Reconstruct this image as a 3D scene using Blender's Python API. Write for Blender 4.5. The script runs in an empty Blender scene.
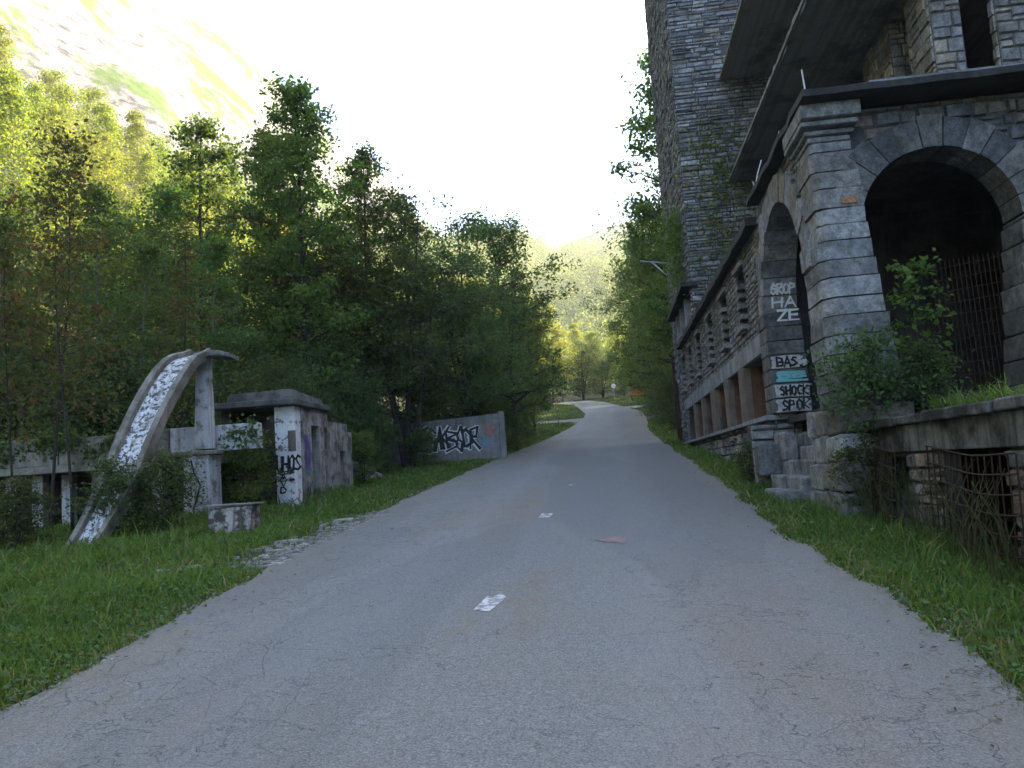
import bpy, math, random
import numpy as np
from mathutils import Vector, Matrix
R = math.radians
rng = np.random.default_rng(7)
random.seed(7)
scn = bpy.context.scene
col = scn.collection

# ------------------------------------------------------------------ helpers
def link(o, parent=None):
    col.objects.link(o)
    if parent is not None:
        o.parent = parent
    return o

def tag(o, label=None, cat=None, group=None, kind=None):
    if label: o['label'] = label
    if cat: o['category'] = cat
    if group: o['group'] = group
    if kind: o['kind'] = kind
    return o

def empty(name, label, cat, group=None, loc=(0, 0, 0), rz=0.0, sc=1.0):
    o = bpy.data.objects.new(name, None)
    o.empty_display_size = 0.2
    o.location = loc
    o.rotation_euler = (0, 0, rz)
    o.scale = (sc, sc, sc) if not isinstance(sc, tuple) else sc
    link(o)
    return tag(o, label, cat, group)

def vary(c, lo, hi):
    k = random.uniform(lo, hi); return tuple(x * k for x in c)

def leaf_quads(C, size, asp=.55, up=.35, seed=0):
    r = np.random.default_rng(seed); n = len(C)
    nrm = r.normal(size=(n, 3)); nrm[:, 2] += up * 2; nrm /= np.linalg.norm(nrm, axis=1)[:, None]
    a = r.normal(size=(n, 3)); a -= nrm * (a * nrm).sum(1)[:, None]; a /= np.linalg.norm(a, axis=1)[:, None]
    b = np.cross(nrm, a)
    s = size * r.uniform(.6, 1.35, size=(n, 1))
    v = np.stack([C - a * s * .5, C + b * s * asp * .5 + nrm * s * .08, C + a * s * .5, C - b * s * asp * .5 + nrm * s * .08], 1)
    return v.reshape(-1, 3), np.arange(n * 4).reshape(-1, 4)

class MB:
    """collects faces and links them as ONE mesh"""
    def __init__(s):
        s.v = []; s.f = []; s.c = []; s.m = []
    def face(s, pts, c=(.5, .5, .5), m=0):
        b = len(s.v); s.v.extend([tuple(p) for p in pts])
        s.f.append(tuple(range(b, b + len(pts)))); s.c.append(c); s.m.append(m)
    def box(s, x0, x1, y0, y1, z0, z1, c=(.5, .5, .5), m=0, j=0.0):
        P = [(x, y, z) for z in (z0, z1) for y in (y0, y1) for x in (x0, x1)]
        if j:
            P = [tuple(a + random.uniform(-j, j) for a in p) for p in P]
        s.hexa(P, c, m)
    def hexa(s, P, c=(.5, .5, .5), m=0):
        b = len(s.v); s.v.extend([tuple(p) for p in P])
        for q in ((0, 2, 3, 1), (4, 5, 7, 6), (0, 1, 5, 4), (2, 6, 7, 3), (0, 4, 6, 2), (1, 3, 7, 5)):
            s.f.append(tuple(b + i for i in q)); s.c.append(c); s.m.append(m)
    def prism(s, plan, z0, z1, c=(.5, .5, .5), m=0, j=0.0):
        jj = lambda: random.uniform(-j, j)
        bt = [(x + jj(), y + jj(), z0 + jj() * .3) for x, y in plan]; tp = [(x + jj(), y + jj(), z1 + jj() * .3) for x, y in plan]
        s.face(bt[::-1], c, m); s.face(tp, c, m); n = len(plan)
        for k in range(n):
            k2 = (k + 1) % n; s.face([bt[k], bt[k2], tp[k2], tp[k]], c, m)
    def tube(s, pts, rad, n=6, c=(.5, .5, .5), m=0, cap=True):
        pts = [Vector(p) for p in pts]
        if not hasattr(rad, '__len__'): rad = [rad] * len(pts)
        b = len(s.v); prev = None
        for i, p in enumerate(pts):
            d = (pts[min(i + 1, len(pts) - 1)] - pts[max(i - 1, 0)])
            if d.length < 1e-9: d = Vector((0, 0, 1))
            d.normalize()
            a = prev if prev is not None else (Vector((1, 0, 0)) if abs(d.x) < .8 else Vector((0, 1, 0)))
            u = (a - d * a.dot(d)); u.normalize(); w = d.cross(u); prev = u
            for k in range(n):
                t = 2 * math.pi * k / n
                s.v.append(tuple(p + (u * math.cos(t) + w * math.sin(t)) * rad[i]))
        for i in range(len(pts) - 1):
            for k in range(n):
                k2 = (k + 1) % n
                s.f.append((b + i * n + k, b + i * n + k2, b + (i + 1) * n + k2, b + (i + 1) * n + k)); s.c.append(c); s.m.append(m)
        if cap:
            s.f.append(tuple(b + k for k in range(n))[::-1]); s.c.append(c); s.m.append(m)
            e = b + (len(pts) - 1) * n
            s.f.append(tuple(e + k for k in range(n))); s.c.append(c); s.m.append(m)
    def build(s, name, mats, parent=None, smooth=False, bevel=0.0):
        me = bpy.data.meshes.new(name)
        me.from_pydata(s.v, [], s.f); me.validate(clean_customdata=False)
        me.update()
        if not isinstance(mats, (list, tuple)): mats = [mats]
        for m in mats: me.materials.append(m)
        ca = me.color_attributes.new('Col', 'FLOAT_COLOR', 'CORNER')
        cs = np.array([tuple(c)[:3] + (1.0,) for c in s.c], dtype=np.float32)
        n = np.array([len(f) for f in s.f])
        if len(ca.data) == n.sum():
            ca.data.foreach_set('color', np.repeat(cs, n, axis=0).ravel())
        if len(mats) > 1:
            me.polygons.foreach_set('material_index', np.array(s.m, dtype=np.int32))
        if smooth:
            me.polygons.foreach_set('use_smooth', np.ones(len(me.polygons), dtype=bool))
        o = bpy.data.objects.new(name, me)
        link(o, parent)
        if bevel:
            md = o.modifiers.new('bevel', 'BEVEL'); md.width = bevel; md.segments = 2; md.limit_method = 'ANGLE'; md.angle_limit = R(40)
        return o

def np_mesh(name, verts, quads, cols, mat, parent=None):
    """big mesh from numpy arrays: verts (N,3), quads (M,4), cols (M,3)"""
    me = bpy.data.meshes.new(name)
    me.vertices.add(len(verts)); me.vertices.foreach_set('co', np.asarray(verts, np.float32).ravel())
    k = quads.shape[1]
    me.loops.add(len(quads) * k); me.loops.foreach_set('vertex_index', np.asarray(quads, np.int32).ravel())
    me.polygons.add(len(quads))
    me.polygons.foreach_set('loop_start', np.arange(len(quads), dtype=np.int32) * k)
    me.update(calc_edges=True)
    me.materials.append(mat)
    ca = me.color_attributes.new('Col', 'FLOAT_COLOR', 'CORNER')
    c4 = np.concatenate([cols, np.ones((len(cols), 1))], 1).astype(np.float32)
    ca.data.foreach_set('color', np.repeat(c4, k, axis=0).ravel())
    o = bpy.data.objects.new(name, me)
    return link(o, parent)

# ------------------------------------------------------------------ node materials
class NT:
    def __init__(s, name):
        s.mat = bpy.data.materials.new(name); s.mat.use_nodes = True
        s.t = s.mat.node_tree; s.t.nodes.clear()
        s.out = s.t.nodes.new('ShaderNodeOutputMaterial')
    def n(s, typ, ins=None, **kw):
        nd = s.t.nodes.new(typ)
        for k, v in kw.items(): setattr(nd, k, v)
        for k, v in (ins or {}).items(): s.set(nd.inputs[k], v)
        return nd
    def set(s, sock, v):
        if isinstance(v, bpy.types.NodeSocket): s.t.links.new(v, sock)
        elif isinstance(v, bpy.types.Node): s.t.links.new(v.outputs[0], sock)
        else:
            if hasattr(sock.default_value, '__len__') and len(sock.default_value) == 4 and len(v) == 3: v = tuple(v) + (1,)
            sock.default_value = v
    def pos(s, scale=(1, 1, 1)):
        g = s.n('ShaderNodeTexCoord')
        m = s.n('ShaderNodeMapping', {'Vector': g.outputs['Object'], 'Scale': scale})
        return m.outputs[0]
    def noise(s, scale, vec=None, detail=4, rough=.6, dist=0.0):
        nd = s.n('ShaderNodeTexNoise', {'Scale': scale, 'Detail': detail, 'Roughness': rough, 'Distortion': dist})
        s.set(nd.inputs['Vector'], vec if vec is not None else s.pos())
        return nd.outputs['Fac']
    def ramp(s, fac, stops):
        r = s.n('ShaderNodeValToRGB'); s.set(r.inputs[0], fac)
        e = r.color_ramp.elements
        while len(e) < len(stops): e.new(.5)
        for i, (p, c) in enumerate(stops):
            e[i].position = p
            e[i].color = (c, c, c, 1) if isinstance(c, (int, float)) else tuple(c) + (1,)
        return r.outputs[0]
    def mix(s, fac, a, b, mode='MIX'):
        m = s.n('ShaderNodeMix', data_type='RGBA', blend_type=mode)
        s.set(m.inputs[0], fac); s.set(m.inputs[6], a); s.set(m.inputs[7], b)
        return m.outputs[2]
    def math(s, op, a, b=0.0, clamp=False):
        m = s.n('ShaderNodeMath', operation=op, use_clamp=clamp); s.set(m.inputs[0], a); s.set(m.inputs[1], b)
        return m.outputs[0]
    def bump(s, h, strength=.5, dist=.02):
        return s.n('ShaderNodeBump', {'Height': h, 'Strength': strength, 'Distance': dist}).outputs[0]
    def bsdf(s, colr, rough=.85, normal=None, spec=.3):
        b = s.n('ShaderNodeBsdfPrincipled', {'Base Color': colr, 'Roughness': rough, 'Specular IOR Level': spec})
        if normal is not None: s.set(b.inputs['Normal'], normal)
        s.set(s.out.inputs[0], b.outputs[0])
        return b
    def attr(s):
        return s.n('ShaderNodeVertexColor', layer_name='Col').outputs[0]

def mat_stone(name, tint=(1, 1, 1), moss=.25, bump=.6):
    t = NT(name); p = t.pos()
    a = t.mix(1.0, t.attr(), tint, 'MULTIPLY')
    n1 = t.noise(9, p, 6, .7); n2 = t.noise(1.1, p, 4); n3 = t.noise(45, p, 4, .7)
    c = t.mix(1.0, a, t.ramp(n1, [(.28, .42), (.72, 1.5)]), 'MULTIPLY')
    c = t.mix(1.0, c, t.ramp(n3, [(.3, .65), (.7, 1.3)]), 'MULTIPLY')
    n4 = t.noise(2.6, p, 5, .7); c = t.mix(1.0, c, t.ramp(n4, [(.35, .55), (.62, 1.12)]), 'MULTIPLY')
    c = t.mix(t.math('MULTIPLY', t.ramp(n2, [(.5, 0.0), (.72, 1.0)]), moss), c, (.05, .058, .03))
    # lichen
    li = t.ramp(t.noise(14, p, 5, .75), [(.64, 0.0), (.70, .35)])
    c = t.mix(li, c, (.36, .37, .34))
    h = t.math('ADD', n1, t.math('MULTIPLY', n3, .4))
    t.bsdf(c, .9, t.bump(h, bump, .03), .25)
    return t.mat

def mat_concrete(name, base=(.3, .3, .29), dark=(.07, .07, .065), amount=.6, streak=True, lo=.42, hi=.6, attr=False, scale=1.0):
    t = NT(name); p = t.pos()
    n1 = t.noise(2.2 * scale, p, 6, .65); n2 = t.noise(28, p, 5, .7)
    c = t.attr() if attr else base
    c = t.mix(1.0, c, t.ramp(n2, [(.25, .72), (.75, 1.22)]), 'MULTIPLY')
    st = t.ramp(n1, [(lo, 0.0), (hi, 1.0)])
    c = t.mix(t.math('MULTIPLY', st, amount), c, dark)
    if streak:
        s = t.noise(1.0, t.pos((9, 9, .5)), 5, .6)
        c = t.mix(t.math('MULTIPLY', t.ramp(s, [(.48, 0.0), (.68, 1.0)]), amount * .8), c, tuple(x * 1.1 for x in dark))
    t.bsdf(c, .9, t.bump(t.math('ADD', n1, t.math('MULTIPLY', n2, .6)), .5, .03), .25)
    return t.mat

def mat_soffit():
    t = NT('board_marked_soffit'); p = t.pos()
    b = t.noise(1.0, t.pos((7, .12, 1)), 3, .5); n1 = t.noise(.7, p, 6, .65); n2 = t.noise(24, p, 4, .7)
    c = t.mix(t.ramp(b, [(.42, 0.), (.58, 1.)]), (.20, .195, .18), (.27, .265, .25))
    c = t.mix(t.math('MULTIPLY', t.ramp(n1, [(.5, 0.), (.62, 1.)]), .75), c, (.075, .08, .06))
    c = t.mix(t.ramp(t.noise(1.6, p, 5, .7), [(.62, 0.), (.70, .7)]), c, (.36, .35, .33))
    c = t.mix(1.0, c, t.ramp(n2, [(.3, .75), (.7, 1.2)]), 'MULTIPLY')
    t.bsdf(c, .9, t.bump(t.math('ADD', b, t.math('MULTIPLY', n2, .3)), .6, .03), .2)
    return t.mat

def mat_simple(name, colr, rough=.8, var=.25, sc=12, spec=.3, metallic=0.0):
    t = NT(name); p = t.pos(); n1 = t.noise(sc, p, 5, .7)
    c = t.mix(1.0, colr, t.ramp(n1, [(.25, 1 - var), (.75, 1 + var)]), 'MULTIPLY')
    b = t.bsdf(c, rough, t.bump(n1, .3, .01), spec); b.inputs['Metallic'].default_value = metallic
    return t.mat

def mat_leaf(name, trans=.45, hue=.06, gain=1.0, tint=(1.7, 1.55, .75)):
    t = NT(name)
    oi = t.n('ShaderNodeObjectInfo')
    a = t.attr()
    h = t.n('ShaderNodeHueSaturation')
    t.set(h.inputs['Color'], a)
    t.set(h.inputs['Hue'], t.math('ADD', t.math('MULTIPLY', oi.outputs['Random'], hue), .5 - hue * .55))
    t.set(h.inputs['Value'], t.math('ADD', t.math('MULTIPLY', oi.outputs['Random'], .5 * gain), .75 * gain))
    h.inputs['Saturation'].default_value = .95
    d = t.n('ShaderNodeBsdfPrincipled', {'Base Color': h.outputs[0], 'Roughness': .6, 'Specular IOR Level': .2})
    tc = t.mix(1.0, h.outputs[0], tint, 'MULTIPLY')
    tr = t.n('ShaderNodeBsdfTranslucent', {'Color': tc})
    m = t.n('ShaderNodeMixShader', {0: trans}); t.set(m.inputs[1], d.outputs[0]); t.set(m.inputs[2], tr.outputs[0])
    t.set(t.out.inputs[0], m.outputs[0])
    return t.mat

M = {}
M['graywall'] = mat_concrete('gray_wall', (.235, .23, .22), (.09, .09, .09), .6)
M['stone'] = mat_stone('stone', (1, 1, 1), .35)
M['towerstone'] = mat_stone('tower_stone', (1, 1, 1), .18, .5)
M['dressed'] = mat_stone('dressed_stone', (1, 1, 1), .25, .5)
M['mortar'] = mat_concrete('mortar', (.085, .085, .085), (.03, .03, .03), .6, False)
M['slab'] = mat_concrete('slab_concrete', (.19, .188, .178), (.05, .05, .046), .8)
M['band'] = mat_concrete('band_concrete', (.24, .255, .27), (.07, .075, .08), .6)
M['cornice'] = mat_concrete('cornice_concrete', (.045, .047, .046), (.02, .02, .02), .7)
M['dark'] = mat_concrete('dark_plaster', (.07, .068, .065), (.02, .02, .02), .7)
M['pier'] = mat_concrete('pier_concrete', (.17, .135, .11), (.06, .05, .04), .6)
M['rustwood'] = mat_concrete('rusty_boards', (.13, .062, .035), (.03, .018, .012), .7)
M['rustcheek'] = mat_concrete('rust_stained_plaster', (.15, .078, .046), (.045, .03, .022), .8)
M['soffit'] = mat_soffit()
M['white'] = mat_concrete('flaking_white_paint', (.60, .61, .63), (.07, .06, .045), .92, True, .50, .57, scale=5.5)
M['postwhite'] = mat_concrete('worn_white_plaster', (.46, .47, .49), (.12, .105, .09), .75, True, .52, .60, scale=1.6)
M['shedwhite'] = mat_concrete('shed_white_paint', (.66, .67, .68), (.12, .10, .09), .8, False, .56, .60, scale=2.2)
M['roofslab'] = mat_concrete('roof_slab_concrete', (.12, .12, .113), (.035, .035, .032), .8, False)
M['beige'] = mat_concrete('beige_concrete', (.26, .245, .21), (.07, .068, .05), .75)
M['shedwall'] = mat_concrete('shed_wall', (.33, .315, .295), (.07, .06, .05), .85, True, .44, .6, scale=1.4)
M['graywall'] = mat_concrete('gray_wall', (.235, .23, .22), (.09, .09, .09), .6)
M['rust'] = mat_simple('rusty_iron', (.034, .018, .011), .85, .4, 30)
M['terrace'] = mat_concrete('stained_terrace_concrete', (.15, .148, .145), (.022, .022, .02), 1.0, True, .40, .58)
M['steel'] = mat_simple('galvanised_steel', (.35, .37, .39), .5, .15, 20, .5, .6)
M['bark'] = mat_simple('bark', (.036, .031, .026), .95, .5, 18)
M['palebark'] = mat_simple('pale_bark', (.15, .14, .12), .9, .45, 14)
M['leaf'] = mat_leaf('leaf', .5)
M['hillleaf'] = mat_leaf('hillside_leaf', .55, .05, 1.1, (2.1, 1.85, .78))  # stronger yellow tint and gain put golden backlight into the leaf colour
M['grass'] = mat_leaf('grass_blade', .35, 0.0)
M['black'] = mat_simple('black_spray_paint', (.012, .012, .014), .6, .1)
M['whitepaint'] = mat_simple('white_spray_paint', (.62, .64, .66), .7, .15, 30)
M['whiteblock'] = mat_concrete('painted_block', (.46, .47, .47), (.20, .19, .18), .7, True, .5, .62, scale=2)
M['tealpaint'] = mat_simple('teal_spray_paint', (.16, .42, .42), .7, .2)
M['purple'] = mat_simple('purple_spray_paint', (.13, .09, .24), .7, .3)
M['blue'] = mat_simple('blue_spray_paint', (.12, .25, .38), .7, .3)
M['redpaint'] = mat_simple('red_spray_paint', (.38, .14, .11), .7, .3)
M['orange'] = mat_simple('orange_board', (.62, .15, .045), .7, .15)
M['signwhite'] = mat_simple('sign_white', (.75, .75, .75), .5, .05)
M['signred'] = mat_simple('sign_red', (.5, .05, .04), .5, .05)
M['roofdark'] = mat_simple('dark_roof', (.05, .04, .035), .9, .3)
M['moss'] = mat_simple('moss', (.075, .07, .025), 1.0, .4, 25)
M['roadwhite'] = mat_concrete('worn_road_paint', (.55, .55, .55), (.16, .16, .165), .9, False, .42, .56, scale=5)
M['roadpink'] = mat_concrete('pink_chalk', (.26, .175, .17), (.15, .14, .135), .9, False, .48, .58, scale=5)
M['flat'] = mat_stone('flat_stone', (1, 1, 1), .1, .4)

# ------------------------------------------------------------------ terrain
def prof(y):
    a, b, s0, s1 = 45., 80., .071, .125
    y = np.asarray(y, float)
    z = np.where(y < a, s0 * y, np.where(y < b, s0 * y + (s1 - s0) / (b - a) * (y - a) ** 2 / 2, s0 * y + (s1 - s0) * (b - a) / 2 + (s1 - s0) * (y - b)))
    return z

def wob(x, y, s=1.0, seed=0.0):
    x = np.asarray(x, float) * s; y = np.asarray(y, float) * s
    return (np.sin(x * 1.3 + y * .7 + seed) + np.sin(x * -.6 + y * 1.7 + seed * 2.1 + 1.3) + np.sin(x * 2.3 - y * 1.9 + seed * .7 + 4.) * .6 + np.sin(x * .35 + y * .41 + seed * 3) * 1.4) / 4.0

def sstep(a, b, x):
    t = np.clip((np.asarray(x, float) - a) / (b - a), 0, 1)
    return t * t * (3 - 2 * t)

def gz(x, y):
    x = np.asarray(x, float); y = np.asarray(y, float)
    z = prof(np.minimum(y, 170.)) + np.maximum(0, y - 170.) * .10
    z = z - .12 * sstep(2.1, 3.2, x) * sstep(70, 45, y)
    z = z + (.05 * wob(x, y, 1.5) + .03 * wob(x, y, 4.0, 2.)) * sstep(-3.9, -5.2, x)
    # valley side, wooded then rock
    xl = -26. + 3. * wob(x * 0, y, .05)
    d = np.maximum(0, xl - x)
    h = np.where(d < 36, .80 * d * sstep(0, 14, d) + 0, .80 * 36 + 1.42 * (d - 36))
    h = np.where(d > 150, .80 * 36 + 1.42 * 114 - .3 * (d - 150), h)
    h = h + sstep(20, 60, d) * (9 * wob(x, y, .06, 1.) + 5 * wob(x, y, .17, 3.) + 2.0 * wob(x, y, .45, 5.))
    z = z + h
    # unseen opposite valley side; crest and taper shaped to shade the foreground
    d2 = np.maximum(0, x - 14.)
    r = np.where(d2 < 56, .98 * d2, 54.9 - .05 * (d2 - 56)) * sstep(0, 10, d2)
    tap = 1 - sstep(112, 150, y)
    z = z + r * tap * (1 + .12 * wob(x, y, .06, 9.))
    # the head of the valley
    z = z + np.maximum(0, y - 190) * .27 * (1 + .2 * wob(x, y, .02, 4.)) * (1 - sstep(10, 90, d))
    return z

ROAD = [(-14, -3.9, 2.0), (0, -3.85, 2.02), (4.6, -3.82, 2.02), (7.3, -3.95, 2.0), (10.3, -4.12, 1.98), (16, -4.3, 2.1), (22, -4.28, 2.19), (30, -4.22, 2.24), (45, -3.85, 2.4), (57, -3.5, 2.66), (66, -3.0, 3.2), (74, -2.5, 3.45), (80, -2.4, 3.35), (85, -2.35, 3.2)]
RY = np.array([r[0] for r in ROAD]); RL = np.array([r[1] for r in ROAD]); RR = np.array([r[2] for r in ROAD])
BEND = [((-2.85, 89.5), (2.4, 90.5)), ((-3.6, 98), (1.0, 100)), ((-4.6, 107), (-.3, 109)), ((-6.8, 113), (-2.6, 117.5)), ((-12, 116.5), (-9, 122)), ((-20, 118), (-19, 124))]

def road_edges(y):
    l = np.interp(y, RY, RL) + .07 * wob(y * 0, y, 2.1, 1.) + .05 * wob(y * 0, y, 6.3, 2.)
    r = np.interp(y, RY, RR) + .09 * wob(y * 0, y, 1.9, 5.) + .07 * wob(y * 0, y, 5.3, 7.)
    return l, r

def make_ground():
    xs = np.unique(np.concatenate([np.linspace(-420, -90, 45), np.linspace(-90, -24, 60), np.linspace(-24, -5, 50), np.linspace(-5, 4, 61), np.linspace(4, 16, 16), np.linspace(16, 90, 40), np.linspace(90, 420, 30)]))
    ys = np.unique(np.concatenate([np.linspace(-160, -12, 26), np.linspace(-12, 3, 20), np.linspace(3, 45, 150), np.linspace(45, 140, 120), np.linspace(140, 700, 110)]))
    X, Y = np.meshgrid(xs, ys)
    Z = gz(X, Y)
    l = np.interp(Y, RY, RL); r = np.interp(Y, RY, RR)
    inside = ((X > l + .12) & (X < r - .12) & (Y < 86)) | ((Y >= 74) & (Y < 125) & (X < 4) & (X > -30))
    Z = Z - np.where(inside, .10, 0.02)
    nx, ny = len(xs), len(ys)
    idx = np.arange(nx * ny).reshape(ny, nx)
    q = np.stack([idx[:-1, :-1], idx[:-1, 1:], idx[1:, 1:], idx[1:, :-1]], -1).reshape(-1, 4)
    V = np.stack([X, Y, Z], -1).reshape(-1, 3)
    t = NT('ground'); p = t.pos()
    n1 = t.noise(.9, p, 6, .7); n2 = t.noise(14, p, 5, .7); n3 = t.noise(.05, p, 6, .65); n4 = t.noise(.35, p, 6, .7)
    soil = t.mix(t.ramp(n1, [(.4, 0.), (.6, 1.)]), (.035, .05, .018), (.055, .045, .03))
    soil = t.mix(1.0, soil, t.ramp(n2, [(.25, .5), (.75, 1.4)]), 'MULTIPLY')
    # rock faces with green ledges high on the valley side
    geo = t.n('ShaderNodeNewGeometry')
    sx = t.n('ShaderNodeSeparateXYZ', {0: geo.outputs['Position']})
    rockc = t.mix(t.ramp(n4, [(.3, 0.), (.7, 1.)]), (.12, .113, .106), (.225, .213, .20))
    rockc = t.mix(1.0, rockc, t.ramp(t.noise(.25, t.pos((1, 1, 2.5)), 7, .75), [(.38, .30), (.56, 1.1)]), 'MULTIPLY')
    veg = t.mix(t.ramp(t.noise(.6, p, 4), [(.3, 0.), (.7, 1.)]), (.05, .085, .022), (.10, .13, .034))
    hillc = t.mix(t.ramp(t.noise(.035, p, 7, .7), [(.505, 0.), (.56, 1.)]), rockc, veg)
    far = t.mix(t.ramp(t.noise(.22, p, 6, .75), [(.35, 0.), (.65, 1.)]), (.06, .09, .025), (.2, .22, .07))
    mh = t.math('MULTIPLY', t.math('SUBTRACT', -62.0, sx.outputs[0]), .12, True)
    c = t.mix(mh, soil, hillc)
    mf = t.math('MULTIPLY', t.math('SUBTRACT', sx.outputs[1], 150.0), .05, True)
    # beyond the bend the floor of the valley and its head are wooded
    notrock = t.math('MULTIPLY', mf, t.math('SUBTRACT', 1.0, mh, True))
    c = t.mix(notrock, c, far)
    h = t.math('ADD', t.math('MULTIPLY', n2, .03), t.math('MULTIPLY', n4, .5))
    t.bsdf(c, .95, t.bump(h, .6, 1.0), .15)
    o = np_mesh('ground', V, q, np.tile([.05, .05, .03], (len(q), 1)), t.mat)
    o.data.polygons.foreach_set('use_smooth', np.ones(len(o.data.polygons), dtype=bool))
    tag(o, 'valley floor and rocky valley sides around the road', 'ground', kind='structure')
make_ground()

def mat_asphalt():
    t = NT('asphalt'); p = t.pos()
    fine = t.noise(75, p, 3, .85); med = t.noise(22, p, 4, .75); big = t.noise(.55, t.pos((1, .35, 1)), 5, .6); mid = t.noise(2.3, t.pos((1, .6, 1)), 5, .65)
    c = t.mix(t.ramp(fine, [(.32, 0.), (.68, 1.)]), (.105, .109, .104), (.205, .21, .20))
    c = t.mix(1.0, c, t.ramp(med, [(.3, .8), (.7, 1.18)]), 'MULTIPLY')
    # rusty brown staining in long uneven patches
    sx = t.n('ShaderNodeSeparateXYZ', {0: t.n('ShaderNodeTexCoord').outputs['Object']})
    br = t.math('MULTIPLY', t.ramp(big, [(.48, 0.), (.66, 1.)]), t.ramp(mid, [(.35, .2), (.6, 1.)]))
    c = t.mix(t.math('MULTIPLY', br, .6), c, (.175, .138, .092))
    # an older browner lane on the side of the building
    lane = t.ramp(t.math('ADD', sx.outputs[0], t.math('MULTIPLY', mid, .5)), [(.0, 0.), (.5, 1.)])
    c = t.mix(t.math('MULTIPLY', lane, .38), c, (.135, .125, .113))
    # wheel tracks polished a little paler
    wx = t.math('ABSOLUTE', t.math('SUBTRACT', t.math('ABSOLUTE', t.math('ADD', t.math('ADD', sx.outputs[0], .95), t.math('MULTIPLY', t.math('SUBTRACT', mid, .5), .5))), 1.25))
    c = t.mix(t.math('MULTIPLY', t.ramp(wx, [(.1, 1.), (.6, 0.)]), .22), c, (.235, .242, .238))
    # dusty crumbling margins
    edg = t.math('ADD', t.math('ABSOLUTE', t.math('ADD', sx.outputs[0], 1.0)), t.math('MULTIPLY', t.math('SUBTRACT', mid, .5), 1.2))
    c = t.mix(t.math('MULTIPLY', t.math('SUBTRACT', edg, 2.35, True), .75, True), c, (.16, .152, .118))
    # patches of a smoother, darker repair
    pt = t.ramp(t.noise(.33, t.pos((1.3, .22, 1)), 2, .4), [(.55, 0.), (.565, 1.)])
    c = t.mix(t.math('MULTIPLY', pt, .28), c, (.10, .104, .104))
    c = t.mix(1.0, c, t.ramp(fine, [(.32, .66), (.68, 1.34)]), 'MULTIPLY')
    c = t.mix(1.0, c, t.ramp(t.noise(240, p, 2, .8), [(.3, .82), (.7, 1.2)]), 'MULTIPLY')
    # cracks
    dv = t.n('ShaderNodeMixRGB', {'Fac': .12, 'Color1': t.pos((1, .62, 1)), 'Color2': t.n('ShaderNodeTexNoise', {'Scale': 3.0, 'Detail': 5.0, 'Vector': p}).outputs['Color']})
    vo = t.n('ShaderNodeTexVoronoi', {'Scale': 1.25, 'Vector': dv.outputs[0]}, feature='DISTANCE_TO_EDGE')
    vo2 = t.n('ShaderNodeTexVoronoi', {'Scale': 4.2, 'Vector': dv.outputs[0]}, feature='DISTANCE_TO_EDGE')
    def wander(scale, vs, wdt):
        nn = t.noise(scale, t.pos(vs), 5, .62)
        return t.ramp(t.math('ABSOLUTE', t.math('SUBTRACT', nn, .5)), [(.0, 1.), (wdt, 0.)])
    w1 = t.math('MULTIPLY', wander(.9, (.9, 1.1, 1), .0035), t.ramp(t.noise(.4, t.pos((1, .5, 1)), 3), [(.47, 0.), (.55, 1.)]))
    w2 = t.math('MULTIPLY', wander(1.7, (1.7, .55, 1), .0045), t.ramp(t.math('ABSOLUTE', t.math('ADD', sx.outputs[0], 1.0)), [(.5, 0.), (.95, .45)]))
    k1 = t.math('MAXIMUM', w1, w2)
    k2 = t.ramp(vo2.outputs[0], [(.0, 1.), (.014, 0.)])
    ms = t.ramp(t.noise(.45, p, 3), [(.50, 0.), (.60, 1.)])
    left = t.ramp(t.math('MULTIPLY', sx.outputs[0], -.25), [(.2, 0.), (.7, 1.)])
    ck = t.math('MAXIMUM', k1, t.math('MULTIPLY', t.math('MULTIPLY', k2, left), t.ramp(t.noise(.8, p, 3), [(.48, 0.), (.56, 1.)])))
    c = t.mix(t.math('MULTIPLY', ck, .55), c, (.04, .04, .042))
    h = t.math('SUBTRACT', t.math('ADD', t.math('MULTIPLY', fine, .7), t.math('MULTIPLY', med, .6)), t.math('MULTIPLY', ck, 1.5))
    t.bsdf(c, .85, t.bump(h, .7, .006), .3)
    return t.mat
M['asphalt'] = mat_asphalt()

def strip(name, rows, mat, nx=12, lift=.012, camber=.03, parent=None):
    """rows of (left xy, right xy)"""
    V = []; rows = list(rows)
    for (l, r) in rows:
        for i in range(nx + 1):
            t = i / nx; x = l[0] + (r[0] - l[0]) * t; y = l[1] + (r[1] - l[1]) * t
            V.append((x, y, float(prof(y)) + lift + camber * (1 - (2 * t - 1) ** 2)))
    n = nx + 1
    q = np.array([[k * n + i, k * n + i + 1, (k + 1) * n + i + 1, (k + 1) * n + i] for k in range(len(rows) - 1) for i in range(nx)])
    o = np_mesh(name, np.array(V), q, np.tile([.15, .15, .15], (len(q), 1)), mat, parent)
    o.data.polygons.foreach_set('use_smooth', np.ones(len(o.data.polygons), dtype=bool))
    return o

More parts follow.
